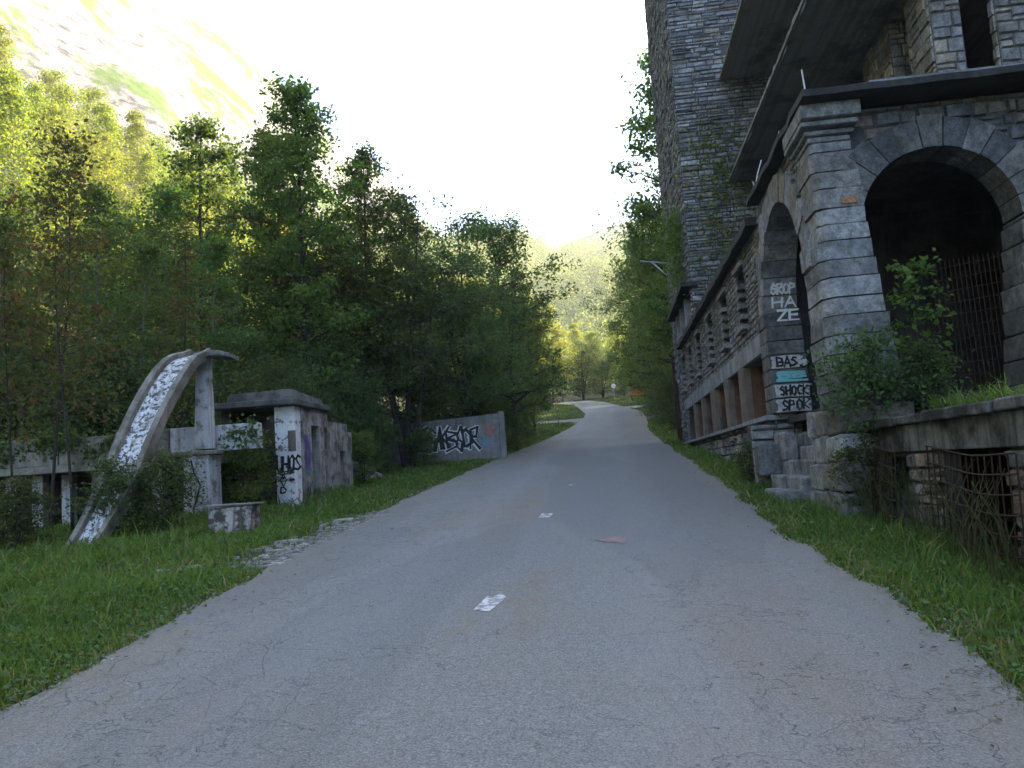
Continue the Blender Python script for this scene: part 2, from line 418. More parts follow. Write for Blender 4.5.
ys = np.concatenate([np.arange(-14, 3, .5), np.arange(3, 30, .12), np.arange(30, 85.01, .5)])
l, r = road_edges(ys)
rows = [((a, y), (b, y)) for a, b, y in zip(l, r, ys)]
pr = rows[-1]
for b in BEND:
    for k in range(1, 5):
        t = k / 4
        rows.append(tuple((pr[s][0] + (b[s][0] - pr[s][0]) * t, pr[s][1] + (b[s][1] - pr[s][1]) * t) for s in (0, 1)))
    pr = b
road = strip('road', rows, M['asphalt'])
tag(road, 'worn grey asphalt road climbing up the valley', 'road', kind='structure')
sr = strip('side_road', [((-2.3, 69.0), (-2.1, 79.0)), ((-3.4, 71.5), (-3.2, 77.6)), ((-5, 73.6), (-5, 77.2)), ((-9, 74.2), (-9, 77.6)), ((-16, 74.0), (-16, 77.4)), ((-26, 73.5), (-26, 77))], M['asphalt'], 4, .002, .01)
tag(sr, 'pale side road branching off before the bend', 'road', kind='structure')
M['track'] = mat_concrete('gravel_track', (.30, .28, .25), (.12, .12, .08), .6, False)
tk = strip('track', [((1.7, 94), (2.9, 89.5)), ((3.4, 94.5), (3.9, 91)), ((6, 95.2), (6.2, 92.3)), ((12, 97), (12, 94))], M['track'], 4, .004, .01)
tag(tk, 'pale gravel track leaving the road by the orange board', 'track', kind='structure')

def mark(name, mat, pts, n, sub=1):
    mb = MB()
    mb.face([(x, y, 0) for x, y in pts])
    o = mb.build(name, mat, road)
    for v in o.data.vertices:
        x, y = v.co.x, v.co.y
        a, b = np.interp(y, RY, RL), np.interp(y, RY, RR); t = (x - a) / (b - a)
        v.co.z = float(prof(y)) + .012 + .03 * (1 - (2 * t - 1) ** 2) + .005
    return o
mark('centre_marking', M['roadwhite'], [(-1.20, 6.55), (-1.06, 6.48), (-.98, 6.95), (-1.05, 7.12), (-1.10, 6.98), (-1.16, 7.02)], 1)
mark('centre_marking', M['roadwhite'], [(-1.15, 12.05), (-.98, 12.05), (-.95, 12.5), (-1.13, 12.55)], 1)
mark('centre_marking', M['roadwhite'], [(-.93, 16.95), (-.86, 16.95), (-.84, 17.15), (-.92, 17.15)], 1)
mark('pink_mark', M['roadpink'], [(-.12, 9.55), (.08, 9.45), (.12, 9.85), (.0, 9.98), (-.1, 9.9), (-.3, 9.78)], 1)

# ------------------------------------------------------------------ masonry
def rect(u0, u1, v0, v1): return ('r', u0, u1, v0, v1)
def arch(uc, rr, vs, vb, bat): return ('a', uc, rr, vs, vb, bat)
def spans(ops, v, grow=0.0):
    out = []
    for o in ops:
        if o[0] == 'r':
            if o[3] - grow <= v <= o[4] + grow: out.append((o[1] - grow, o[2] + grow))
        else:
            _, uc, rr, vs, vb, bat = o
            if v < vb: continue
            if v <= vs:
                w = rr - bat * (vs - v) / max(vs - vb, .01) + grow
                out.append((uc - w, uc + w))
            elif v < vs + rr + grow:
                w = math.sqrt(max(0, (rr + grow) ** 2 - (v - vs) ** 2)); out.append((uc - w, uc + w))
    return sorted(out)
def free(u0, u1, cut):
    res = [(u0, u1)]
    for a, b in cut:
        n = []
        for s, e in res:
            if b <= s or a >= e: n.append((s, e)); continue
            if a > s: n.append((s, a))
            if b < e: n.append((b, e))
        res = n
    return res

def stones(mb, O, U, V, N, L, H, ops=(), ch=(.14, .26), sl=(.2, .6), pal=None, gap=.014, dep=(.02, .06), grow=0.0, jit=.01, small=.15, m=0, v_of=None, bot=None):
    """coursed rubble laid over the plane O + u U + v V, standing proud along N"""
    O, U, V, N = map(Vector, (O, U, V, N))
    v = 0.0
    while v < H - .03:
        h = min(random.uniform(*ch), H - v)
        if H - v - h < .08: h = H - v
        for (a, b) in free(0, L, spans(ops, v + h / 2, grow)):
            u = a
            while u < b - .01:
                w = random.uniform(*sl)
                if random.random() < small: w = random.uniform(.08, .14)
                if b - u - w < .08: w = b - u
                w = min(w, b - u)
                if bot is None or v + h > bot(u + w / 2):
                    c = pal[random.randrange(len(pal))]; k = random.uniform(.7, 1.25); c = tuple(x * k for x in c)
                    parts = [(v, h)]
                    if h > .17 and w > .22 and random.random() < .35:
                        q = random.uniform(.35, .65) * h; parts = [(v, q), (v + q, h - q)]
                    for (vv, hh) in parts:
                        if len(parts) > 1:
                            c = pal[random.randrange(len(pal))]; k = random.uniform(.7, 1.25); c = tuple(x * k for x in c)
                        d = random.uniform(*dep); g = gap / 2
                        bs = [(u + g, vv + g), (u + w - g, vv + g), (u + w - g, vv + hh - g), (u + g, vv + hh - g)]
                        ins = min(.02, w * .18, hh * .18)
                        tp = [(u + g + ins, vv + g + ins), (u + w - g - ins, vv + g + ins), (u + w - g - ins, vv + hh - g - ins), (u + g + ins, vv + hh - g - ins)]
                        J = lambda: random.uniform(-jit, jit)
                        A = [O + U * (p[0] + J() * .5) + V * (p[1] + J() * .5) - N * .01 for p in bs]
                        B = [O + U * (p[0] + J()) + V * (p[1] + J()) + N * (d + J() * .7) for p in tp]
                        b0 = len(mb.v); mb.v.extend([tuple(x) for x in A + B])
                        for f in ((4, 5, 6, 7), (0, 1, 5, 4), (1, 2, 6, 5), (2, 3, 7, 6), (3, 0, 4, 7)):
                            mb.f.append(tuple(b0 + i for i in f)); mb.c.append(c); mb.m.append(m)
                u += w
        v += h

def core(mb, O, U, V, N, L, H, T, ops=(), grow=.1, dv=.1, m=1, c=(.1, .1, .1)):
    """the wall body behind the facing stones, in thin lifts broken at the openings"""
    O, U, V, N = map(Vector, (O, U, V, N))
    v = 0.0; prev = None; start = 0.0
    rows = []
    while v < H - 1e-6:
        h = min(dv, H - v); fr = [tuple(round(x, 3) for x in s) for s in free(0, L, spans(ops, v + h / 2, grow))]
        if rows and rows[-1][2] == fr: rows[-1][1] = v + h
        else: rows.append([v, v + h, fr])
        v += h
    for v0, v1, fr in rows:
        for a, b in fr:
            if b - a < .02: continue
            P = [O + U * u + V * vv - N * t for vv in (v0, v1) for t in (T, 0) for u in (a, b)]
            mb.hexa(P, c, m)

def voussoirs(mb, O, U, V, N, uc, vs, r0, r1, T, n, pal, proud=(.03, .06), jit=.03, m=0, a0=0.0, a1=math.pi):
    O, U, V, N = map(Vector, (O, U, V, N))
    for i in range(n):
        t0 = a0 + (a1 - a0) * i / n + .006; t1 = a0 + (a1 - a0) * (i + 1) / n - .006
        ro = r1 + random.uniform(-jit, jit); d = random.uniform(*proud)
        c = pal[random.randrange(len(pal))]; k = random.uniform(.85, 1.2); c = tuple(x * k for x in c)
        ts = [t0, (t0 + t1) / 2, t1]
        for a, b in ((0, 1), (1, 2)):
            P = []
            for (t, rr) in ((ts[a], r0), (ts[b], r0), (ts[a], ro), (ts[b], ro)):
                for dd in (d, -T):
                    P.append(O + U * (uc + rr * math.cos(t)) + V * (vs + rr * math.sin(t)) + N * dd)
            # order: r0a+,r0a-,r0b+,r0b-,roa+,roa-,rob+,rob-
            mb.hexa([P[0], P[2], P[4], P[6], P[1], P[3], P[5], P[7]], c, m)

TAN = [(.19, .17, .145), (.215, .195, .165), (.165, .15, .13)]
GREY = [(.165, .175, .185), (.20, .21, .22), (.14, .15, .165), (.24, .25, .26), (.18, .18, .175)]
BLUE = [(.16, .178, .195), (.19, .208, .225), (.135, .15, .168), (.235, .25, .262)]
TOWER = [tuple(x * 1.3 for x in c) for c in BLUE + GREY * 2 + [(.185, .165, .15), (.225, .185, .145), (.17, .18, .165), (.20, .185, .165)]]
RUB = GREY + TAN + [(.20, .185, .165)]
QUOIN = [(.225, .232, .235), (.26, .268, .268), (.19, .196, .20), (.235, .235, .225)]

# ------------------------------------------------------------------ the stone building
X0 = 3.15
B = empty('stone_building', 'abandoned grey stone building with round arches, overhanging slabs and a square tower beside the road', 'building', loc=(X0, 16, 1.0))
B.location = (0, 0, 0)
XN, YN = (-1, 0, 0), (0, -1, 0)

# road-facing wall, Y runs as u
ops_side = [arch(13.78 - 11.3, 1.57, 4.27 - 2.3, -1, .22), rect(-1, .3, -1, 9)]
low_open = [(16.35, 18.25), (18.95, 20.75), (21.4, 23.35), (24.3, 26.2), (26.85, 28.7), (29.3, 32.0)]
for a, b in low_open: ops_side.append(rect(a - 11.3, b - 11.3, .05, 1.31))
winY = [17.75, 20.45, 23.4, 26.6, 29.4, 32.0]
for w in winY: ops_side.append(rect(w - .26 - 11.3, w + .80 - 11.3, 4.45 - 2.3, 5.75 - 2.3))
mb = MB()
Lw = 33.2 - 11.3; Hw = 6.38 - 2.3
stones(mb, (X0, 11.3, 2.3), (0, 1, 0), (0, 0, 1), XN, Lw, Hw, ops_side, (.07, .15), (.10, .34), RUB, .014, (.008, .03), .0, .010, .2)
core(mb, (X0, 11.3, 2.3), (0, 1, 0), (0, 0, 1), XN, Lw, Hw, .5, [o if o[0] == 'r' else arch(o[1], o[2] + .18, o[3], o[4], o[5]) for o in ops_side], .0)
mb.build('side_wall', [M['stone'], M['mortar']], B)

# plinth and ledge
mb = MB()
plO = (X0 - .02, 15.5, .9)
stones(mb, plO, (0, 1, 0), (0, 0, 1), XN, 33.3 - 15.5, 1.4, (), (.16, .32), (.2, .55), [(.20, .21, .21), (.25, .25, .24), (.15, .16, .16), (.30, .29, .26)], .02, (.03, .10), 0, .02, .1)
core(mb, plO, (0, 1, 0), (0, 0, 1), XN, 33.3 - 15.5, 1.4, .6)
# the near return of the plinth towards the steps
stones(mb, (2.62, 15.46, .7), (1, 0, 0), (0, 0, 1), YN, .95, 1.5, (), (.28, .45), (.3, .6), QUOIN, .02, (.03, .1), 0, .02, 0)
mb.box(2.64, 3.6, 15.47, 15.9, .7, 2.2, (.1, .1, .1), 1)
mb.build('plinth', [M['stone'], M['mortar']], B)
mb = MB()
y = 15.35
while y < 33:
    L = random.uniform(1.0, 2.0); e = min(y + L, 33.1)
    mb.box(X0 - .24 + random.uniform(-.02, .02), X0 + .3, y, e - .012, 2.27, 2.36, (.2, .21, .22), 0, .006)
    y = e
mb.build('ledge', M['band'], B, bevel=.012)
# lintel band over the low openings
mb = MB(); y = 16.02
while y < 32.6:
    e = min(y + random.uniform(2.2, 3.4), 32.7)
    mb.box(X0 - .085, X0 + .3, y, e - .01, 3.615, 4.0, (.2, .2, .2), 0, .004); y = e
mb.build('lintel_band', M['band'], B, bevel=.012)
# pilasters between the low openings
for (a, b) in [(18.25, 18.95), (20.75, 21.4), (23.35, 24.3), (26.2, 26.85), (28.7, 29.3)]:
    mb = MB()
    mb.box(X0 - .10, X0 + .48, a, b, 2.362, 3.612, (.2, .2, .2), 0, .008)
    mb.build('pilaster', M['pier'], B, bevel=.02)
# recessed boards behind the openings and a blackened wall behind the windows
for (a, b) in low_open:
    mb = MB(); mb.box(X0 + .445, X0 + .48, a - .01, b + .01, 2.31, 3.61)
    yy = a
    while yy < b - .02:
        e = min(yy + random.uniform(.18, .3), b)
        mb.box(X0 + .42 + random.uniform(0, .02), X0 + .46, yy + .004, e - .004, 2.33, 3.6, (.15, .07, .04)); yy = e
    mb.build('board_infill', M['rustwood'], B)
    mb = MB(); mb.box(X0 + .06, X0 + .42, b - .05, b - .002, 2.37, 3.6); mb.build('rusty_cheek', M['rustcheek'], B)
mb = MB()
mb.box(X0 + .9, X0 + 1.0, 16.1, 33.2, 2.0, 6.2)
mb.build('inner_wall', M['cornice'], B)  # near-black finish paints in the shade of the rooms
# windows: toothed stone jambs, sill, dark lintel
for w in winY:
    mb = MB()
    v = 4.46; q = 0
    while v < 5.42:
        h = .115 + random.uniform(-.008, .008)
        if q % 2 == 0:
            c = vary(random.choice([(.24, .235, .22), (.22, .22, .215), (.20, .19, .175)]), .8, 1.15)
            mb.box(X0 - .025 - random.uniform(0, .02), X0 + .30, w + .46 + random.uniform(-.02, .02), w + .83, v + .006, v + h - .006, c, 0, .006)
        else:
            mb.box(X0 - .03, X0 + .30, w + .74, w + .83, v + .004, v + h - .004, (.16, .155, .15), 0, .004)
        v += h; q += 1
    mb.box(X0 - .08, X0 + .45, w - .30, w + .86, 5.76, 5.86, (.22, .22, .215), 0, .01)
    f = mb.build('window', M['stone'], B)
    mb = MB(); mb.box(X0 - .15, X0 + .4, w - .22, w + .75, 4.35, 4.45, (.22, .22, .22), 0, .01)
    mb.build('sill', M['dressed'], f, bevel=.015)

# side arch ring and jambs
mb = MB()
voussoirs(mb, (X0, 11.3, 2.3), (0, 1, 0), (0, 0, 1), XN, 13.78 - 11.3, 4.27 - 2.3, 1.57, 2.02, .52, 15, QUOIN + RUB, (.07, .12), .06)
ring = mb.build('side_arch_ring', M['dressed'], B)
# far jamb of the side arch: dressed blocks, the lowest four painted
mb = MB(); mbw = MB()
zz = 2.37; k = 0; bands = []
while zz < 4.2:
    h = .272
    xa = X0 - .11 + random.uniform(-.015, .015)
    w = (4.27 - zz) / 1.9 * .22
    (mbw if k < 4 else mb).box(xa, X0 + .56, 15.35 - w, 15.95, zz + .007, zz + h - .007, vary(QUOIN[k % 4], .45, .6), 0, .006)
    bands.append(zz); zz += h; k += 1
jamb = mb.build('arch_jamb', M['dressed'], B, bevel=.015)
pj = mbw.build('painted_jamb_blocks', M['dressed'], B, bevel=.015)

# ---- spray lettering: polyline strokes
GL = {
 'A': [[(0, 0), (.5, 1), (1, 0)], [(.2, .4), (.8, .4)]], 'B': [[(0, 0), (0, 1), (.8, .9), (.8, .6), (.1, .5), (.95, .4), (.9, .05), (0, 0)]],
 'C': [[(.95, .85), (.5, 1), (.05, .6), (.1, .2), (.5, 0), (.95, .15)]], 'E': [[(.95, 1), (0, 1), (0, 0), (.95, 0)], [(0, .5), (.8, .5)]],
 'G': [[(.95, .85), (.5, 1), (.05, .6), (.1, .15), (.5, 0), (.95, .2), (.95, .5), (.55, .5)]], 'H': [[(0, 0), (.05, 1)], [(.95, 0), (1, 1)], [(0, .5), (1, .52)]],
 'K': [[(0, 0), (0, 1)], [(.95, 1), (.05, .5), (1, 0)]], 'O': [[(.5, 0), (.08, .2), (.05, .75), (.5, 1), (.95, .75), (.92, .2), (.5, 0)]],
 'P': [[(0, 0), (0, 1), (.8, .95), (.9, .65), (.05, .5)]], 'R': [[(0, 0), (0, 1), (.85, .95), (.9, .65), (.1, .5), (1, 0)]],
 'S': [[(.95, .9), (.45, 1), (.05, .75), (.5, .5), (.95, .28), (.5, 0), (.0, .1)]], 'V': [[(0, 1), (.5, 0), (1, 1)]], 'Z': [[(0, 1), (1, 1), (0, 0), (1, 0)]],
 'U': [[(0, 1), (.05, .2), (.5, 0), (.95, .2), (1, 1)]], 'D': [[(0, 0), (0, 1), (.7, .9), (.95, .5), (.7, .1), (0, 0)]], 'N': [[(0, 0), (0, 1), (1, 0), (1, 1)]],
 'Y': [[(0, 1), (.5, .5), (1, 1)], [(.5, .5), (.45, 0)]], 'T': [[(0, 1), (1, 1)], [(.5, 1), (.5, 0)]], '.': [[(.4, .05), (.6, .05)]], 'I': [[(.5, 0), (.5, 1)]],
 'X': [[(0, 0), (1, 1)], [(0, 1), (1, 0)]], '-': [[(0, .5), (1, .5)]], '~': [[(0, .4), (.25, .65), (.5, .4), (.75, .65), (1, .4)]],
}
class Spray:
    def __init__(s, O, U, V, N):
        s.O, s.U, s.V, s.N = map(Vector, (O, U, V, N)); s.mb = MB(); s.k = 0
    def stroke(s, pts, w):
        P = [Vector((a, b)) for a, b in pts]
        for a, b in zip(P[:-1], P[1:]):
            d = b - a
            if d.length < 1e-6: continue
            d.normalize(); w1, w2 = w * random.uniform(.6, 1.35), w * random.uniform(.6, 1.35); n = Vector((-d.y, d.x)) * w1 / 2; m_ = Vector((-d.y, d.x)) * w2 / 2; e = d * w * .42
            s.k += 1; off = .004 + .00012 * (s.k % 60)
            s.mb.face([s.O + s.U * q.x + s.V * q.y + s.N * off for q in (a - e - n, b + e - m_, b + e + m_, a - e + n)])
    def text(s, txt, x, y, w, h, sw, slant=0.1, jit=.04):
        cw = w / len(txt)
        for i, ch in enumerate(txt):
            for st in GL.get(ch, []):
                s.stroke([(x + (i + .08 + px * .8 + slant * py * .5 + random.uniform(-jit, jit)) * cw, y + (py + random.uniform(-jit, jit)) * h) for px, py in st], sw)
    def rectf(s, x0, x1, y0, y1):
        s.k += 1; off = .002 + .00012 * (s.k % 60)
        s.mb.face([s.O + s.U * a + s.V * b + s.N * off for a, b in ((x0, y0), (x1, y0), (x1, y1), (x0, y1))])
    def build(s, name, mat, parent): return s.mb.build(name, mat, parent)

def jambspray(i): # the face of jamb block i
    z = bands[i]; w = (4.27 - z) / 1.9 * .22
    return Spray((X0 - .07, 15.35 - w - .012, z), (1, 0, 0), (0, 0, 1), (0, -1, 0))
for i in (0, 1, 3):
    s = jambspray(i)
    for k in range(10): s.stroke([(-.01 + random.uniform(0, .05), .03 + k * .022), (.3, .04 + k * .021 + random.uniform(-.01, .01)), (.52 + random.uniform(-.02, .1), .035 + k * .021)], .036)
    s.build('paint_patch', M['whiteblock'], pj)
for i, txt, mname in ((0, 'SPOK', 'black'), (1, 'SHOCK', 'black'), (3, 'BAS.', 'black')):
    s = jambspray(i); s.N = Vector((0, -1, 0)); s.O = s.O + Vector((0, -.012, 0)); s.text(txt, .08, .045, .50, .17, .036, .12, .09); s.build('graffiti', M[mname], pj)
s = jambspray(2)
for k in range(9): s.stroke([(.05 + random.uniform(0, .06), .05 + k * .021), (.5 + random.uniform(0, .1), .05 + k * .021 + random.uniform(-.02, .02))], .03)
s.build('graffiti', M['tealpaint'], pj)
s = jambspray(2); s.k = 30; s.text('~X~', .12, .07, .4, .12, .012); s.build('graffiti', M['blue'], pj)
# the white letters sit higher on the bare blocks
zz7 = [2.37 + .272 * i for i in range(9)]
def upspray(z):
    w = max(0, (4.27 - z) / 1.9 * .22) if z < 4.27 else 0
    return Spray((X0 - .04, 15.35 - w - .016, z), (1, 0, 0), (0, 0, 1), (0, -1, 0))
s = upspray(4.08); s.text('ZE', .16, .03, .42, .19, .04, .1, .03); s.build('graffiti', M['whitepaint'], jamb)
for t0, txt in ((.05, 'HA'), (.215, 'GROP')):
    s = Spray((X0 - .04, 13.78 + 1.552 * math.cos(t0), 4.27 + 1.552 * math.sin(t0)), (1, 0, 0), (0, -math.sin(t0 + .06), math.cos(t0 + .06)), (0, -math.cos(t0), -math.sin(t0)))
    s.text(txt, .08, .02, .46, .18, .036, .1, .05); s.build('graffiti', M['whitepaint'], ring)

# near corner pillar, battered quoins from the plinth to the capital
mb = MB(); z = 2.2; k = 0
while z < 5.95:
    h = random.choice((.24, .26, .28)) + random.uniform(-.015, .015); h = min(h, 5.95 - z + .001)
    t = (5.95 - z) / 3.75
    xr = 3.66 + .30 * t; ch = .05 + .17 * t
    yb = 12.08 + .10 * t + (.10 if k % 2 else 0)
    c = vary(random.choice(QUOIN + QUOIN + GREY), .75, 1.2)
    d = .05 + .10 * t + random.uniform(-.014, .014); dx = .05 + .03 * t + random.uniform(-.02, .02)
    mb.prism([(X0 - dx, 11.4 - d + ch), (X0 - dx + ch * .9, 11.4 - d), (xr + random.uniform(-.012, .012), 11.4 - d), (xr, yb), (X0 - dx, yb)], z + .011, z + h - .008, c, 0, .012)
    z += h; k += 1
pil = mb.build('corner_pillar', M['dressed'], B, bevel=.022)
mb = MB(); mb.box(3.44, 3.66, 11.30, 11.4, 5.02, 5.11, (.34, .19, .10), 0, .008); mb.build('brick_repair', M['dressed'], pil, bevel=.01)
# pillar foot below the terrace, rough and flaring to the ground
mb = MB()
for k in range(5):
    z0 = .35 + k * .37; e = .24 - .02 * k
    y = 11.0 - e
    while y < 12.3:
        w = random.uniform(.3, .6); c = vary(random.choice(RUB + QUOIN), .7, 1.3)
        mb.box(X0 - e - random.uniform(0, .1), 3.9, y, min(y + w, 12.34) - .02, z0, z0 + .355, c, 0, .03); y += w
mb.build('pillar_foot', M['stone'], B, bevel=.03)
# capital
mb = MB()
mb.box(X0 - .07, 3.66, 11.33, 12.15, 5.955, 6.03, QUOIN[0], 0, .004)
mb.box(X0 - .12, 3.70, 11.26, 12.2, 6.035, 6.10, QUOIN[2], 0, .004)
mb.box(X0 - .19, 3.73, 11.14, 12.25, 6.12, 6.20, QUOIN[0], 0, .004)
mb.box(X0 - .20, 3.76, 11.05, 12.25, 6.21, 6.41, QUOIN[1], 0, .006)
mb.build('capital', M['dressed'], B, bevel=.018)

# front wall with its round arch (u along X)
mb = MB()
stones(mb, (3.15, 11.42, 1.9), (1, 0, 0), (0, 0, 1), YN, 4.6, 4.5, [arch(4.74 - 3.15, 1.2, 4.68 - 1.9, -.1, .28), rect(0, .72, 0, 4.2)], (.12, .24), (.18, .45), [tuple(x * .8 for x in c) for c in RUB], .018, (.02, .07), 0, .015, .2)
core(mb, (3.15, 11.42, 1.9), (1, 0, 0), (0, 0, 1), YN, 4.6, 4.5, .5, [arch(4.74 - 3.15, 1.2, 4.68 - 1.9, -.1, .28)], 0)
mb.build('front_wall', [M['stone'], M['mortar']], B)
mb = MB()
voussoirs(mb, (3.15, 11.42, 1.9), (1, 0, 0), (0, 0, 1), YN, 4.74 - 3.15, 4.68 - 1.9, 1.05, 1.50, .5, 13, [vary(c, .45, .75) for c in QUOIN + GREY], (.06, .10), .04)
mb.build('front_arch_ring', M['dressed'], B)
mb = MB(); z = 2.0
while z < 4.64:
    h = random.uniform(.26, .36); h = min(h, 4.66 - z); t = (4.66 - z) / 2.7
    mb.box(5.79 - .28 * t, 6.15 + random.uniform(-.1, .1), 11.34 - .04 * t, 11.95, z + .008, z + h - .008, vary(random.choice(QUOIN), .6, .85), 0, .012)
    z += h + .001
mb.build('front_jamb', M['dressed'], B, bevel=.02)

# loggia behind the arches
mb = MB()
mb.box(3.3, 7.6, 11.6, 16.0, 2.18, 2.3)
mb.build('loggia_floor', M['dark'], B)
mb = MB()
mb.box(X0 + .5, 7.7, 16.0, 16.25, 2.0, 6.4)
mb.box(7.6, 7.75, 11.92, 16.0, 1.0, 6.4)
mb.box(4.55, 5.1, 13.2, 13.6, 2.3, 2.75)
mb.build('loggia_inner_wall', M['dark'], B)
mb = MB(); mb.box(4.70, 4.86, 15.96, 15.985, 4.35, 4.7)
mb.build('paper_notice', M['signwhite'], B)
# terrace slab over the loggia, and the cornice running on to the tower
def ragged_slab(name, x0, x1, y0, y1, z0, z1, mat, step=.35, j=.025):
    mb = MB()
    n = max(2, int((y1 - y0) / step)); e = [(x0 + random.uniform(-j, j), y0 + (y1 - y0) * i / n) for i in range(n + 1)]
    m_ = max(2, int((x1 - x0) / step)); f = [(x0 + (x1 - x0) * i / m_, y0 + random.uniform(-j, j)) for i in range(1, m_ + 1)]
    out = [(x1, y1)] + [(a, b) for a, b in e[::-1]] + f
    k = len(out)
    top = [(a, b, z1 + random.uniform(-.008, .008)) for a, b in out]; bt = [(a, b, z0) for a, b in out]
    mb.face(top[::-1]); mb.face(bt)
    for i in range(k):
        i2 = (i + 1) % k
        mb.face([bt[i], top[i], top[i2], bt[i2]])
    return mb.build(name, mat, B)
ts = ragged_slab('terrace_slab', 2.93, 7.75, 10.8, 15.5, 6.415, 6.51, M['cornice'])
mb = MB(); mb.box(3.82, 6.15, 10.83, 11.0, 6.52, 6.55, j=.006)
mb.build('front_sill', M['band'], B)
for (x, y, h, dx) in ((3.02, 10.95, .35, -.03), (2.98, 12.6, .18, .02), (3.0, 14.8, .55, .16), (3.1, 15.2, .3, -.05)):
    mb = MB(); mb.tube([(x, y, 6.5), (x + dx * .4, y, 6.5 + h * .5), (x + dx, y - .03, 6.5 + h)], .012, 5)
    mb.build('rebar', M['steel'], ts)
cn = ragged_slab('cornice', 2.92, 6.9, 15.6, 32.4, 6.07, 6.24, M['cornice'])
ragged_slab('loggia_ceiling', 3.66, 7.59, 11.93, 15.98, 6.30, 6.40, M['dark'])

# upper storey, set back under the overhanging balconies
ragged_slab('balcony_slab', 4.76, 10.5, 15.45, 27.42, 11.03, 11.25, M['soffit'], .3, .035)
ragged_slab('balcony_slab', 4.76, 10.5, 15.45, 27.42, 14.68, 14.9, M['soffit'], .3, .035)
for z in (11.25, 14.9):
    mb = MB(); mb.box(4.70, 4.755, 15.5, 27.4, z - .20, z - .12, j=.008); mb.build('balcony_kerb', M['graywall'], B)
UP = [(.30, .29, .26), (.25, .25, .25), (.33, .30, .24), (.22, .22, .22), (.27, .25, .22)]
def upper_pillar(x0, x1, y0, y1, z0, z1, front=True):
    mb = MB()
    stones(mb, (x0, y0, z0), (0, 1, 0), (0, 0, 1), XN, y1 - y0, z1 - z0, (), (.2, .34), (.25, .5), UP, .016, (.02, .05), 0, .012, .05)
    stones(mb, (x0, y0, z0), (1, 0, 0), (0, 0, 1), YN, x1 - x0, z1 - z0, (), (.2, .34), (.22, .4), UP, .016, (.02, .05), 0, .012, .05)
    mb.box(x0, x1, y0, y1, z0, z1, (.1, .1, .1), 1)
    return mb.build('upper_pillar', [M['stone'], M['mortar']], B)
upper_pillar(6.8, 7.36, 15.7, 16.8, 6.5, 11.0)
upper_pillar(6.8, 7.3, 17.8, 19.6, 6.5, 11.0)
upper_pillar(7.98, 9.8, 15.7, 15.9, 6.5, 11.0)
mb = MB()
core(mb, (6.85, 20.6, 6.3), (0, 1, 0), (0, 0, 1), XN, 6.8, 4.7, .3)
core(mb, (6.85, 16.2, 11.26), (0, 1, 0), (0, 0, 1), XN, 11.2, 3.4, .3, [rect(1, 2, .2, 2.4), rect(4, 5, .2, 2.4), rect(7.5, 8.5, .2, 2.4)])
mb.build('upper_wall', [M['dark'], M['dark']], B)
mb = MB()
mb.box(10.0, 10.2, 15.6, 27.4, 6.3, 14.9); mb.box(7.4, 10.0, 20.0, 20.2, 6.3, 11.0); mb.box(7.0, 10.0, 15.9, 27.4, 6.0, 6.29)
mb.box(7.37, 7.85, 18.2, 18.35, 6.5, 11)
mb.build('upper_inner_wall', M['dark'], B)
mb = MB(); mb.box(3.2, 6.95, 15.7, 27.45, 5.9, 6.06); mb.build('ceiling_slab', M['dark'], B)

# ---- tower
TZ = 24.0
TY0, TY1, TX1 = 27.5, 36.0, 7.6
mb = MB()
stones(mb, (X0, TY0, 6.0), (1, 0, 0), (0, 0, 1), YN, TX1 - X0, TZ - 6, [rect(1.75, 1.95, 9.75, 10.0)], (.09, .21), (.22, .75), TOWER, .026, (.01, .07), 0, .016, .24)
lg = [rect(27.9 - TY0, 33.9 - TY0, .55, 1.5)]
twin = [(31.6, 8.3), (30.5, 10.0), (33.8, 10.3), (30.8, 12.6), (33.4, 13.0), (31.8, 15.8), (34.6, 16.8), (31.5, 19.4), (34.2, 20.2)]
ops_t = lg + [rect(a - TY0 - .32, a - TY0 + .32, b - 6, b - 6 + 1.25) for a, b in twin]
stones(mb, (X0, TY0, 6.0), (0, 1, 0), (0, 0, 1), XN, TY1 - TY0, TZ - 6, ops_t, (.12, .2), (.25, .6), RUB + BLUE, .02, (.015, .06), 0, .014, .2)
core(mb, (X0, TY0, 6.0), (0, 1, 0), (0, 0, 1), XN, TY1 - TY0, TZ - 6, .5, ops_t, 0)
core(mb, (X0 + .5, TY0, 6.0), (1, 0, 0), (0, 0, 1), YN, TX1 - X0 - .5, TZ - 6, .5, ())
mb.box(X0 + 1.2, TX1, TY0 + .52, TY1, 5.9, TZ - .1, (.1, .1, .1), 1)
# the foot of the tower, reaching the ground beyond the low openings
stones(mb, (X0 - .03, 33.2, 2.0), (0, 1, 0), (0, 0, 1), XN, TY1 - 33.2, 4.05, (), (.14, .26), (.25, .6), RUB + BLUE, .02, (.02, .09), 0, .016, .2)
mb.box(X0 - .02, TX1, 33.25, TY1, 1.8, 6.0, (.1, .1, .1), 1)
tower = mb.build('tower', [M['towerstone'], M['mortar']], B)
for a, b in twin:
    mb = MB(); mb.box(X0 - .10, X0 + .4, a - .42, a + .42, b - .1, b, (.2, .2, .2), 0, .008)
    f = mb.build('window', M['dressed'], tower)
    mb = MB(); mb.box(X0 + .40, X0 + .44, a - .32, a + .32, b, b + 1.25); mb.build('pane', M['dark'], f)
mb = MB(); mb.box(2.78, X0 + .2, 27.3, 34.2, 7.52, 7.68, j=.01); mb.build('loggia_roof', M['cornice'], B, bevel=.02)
for y in (29.4, 31.4, 33.0):
    mb = MB(); mb.box(X0 - .1, X0 + .2, y - .16, y + .16, 6.25, 7.51, (.2, .2, .2), 0, .01); mb.build('loggia_column', M['band'], B, bevel=.02)
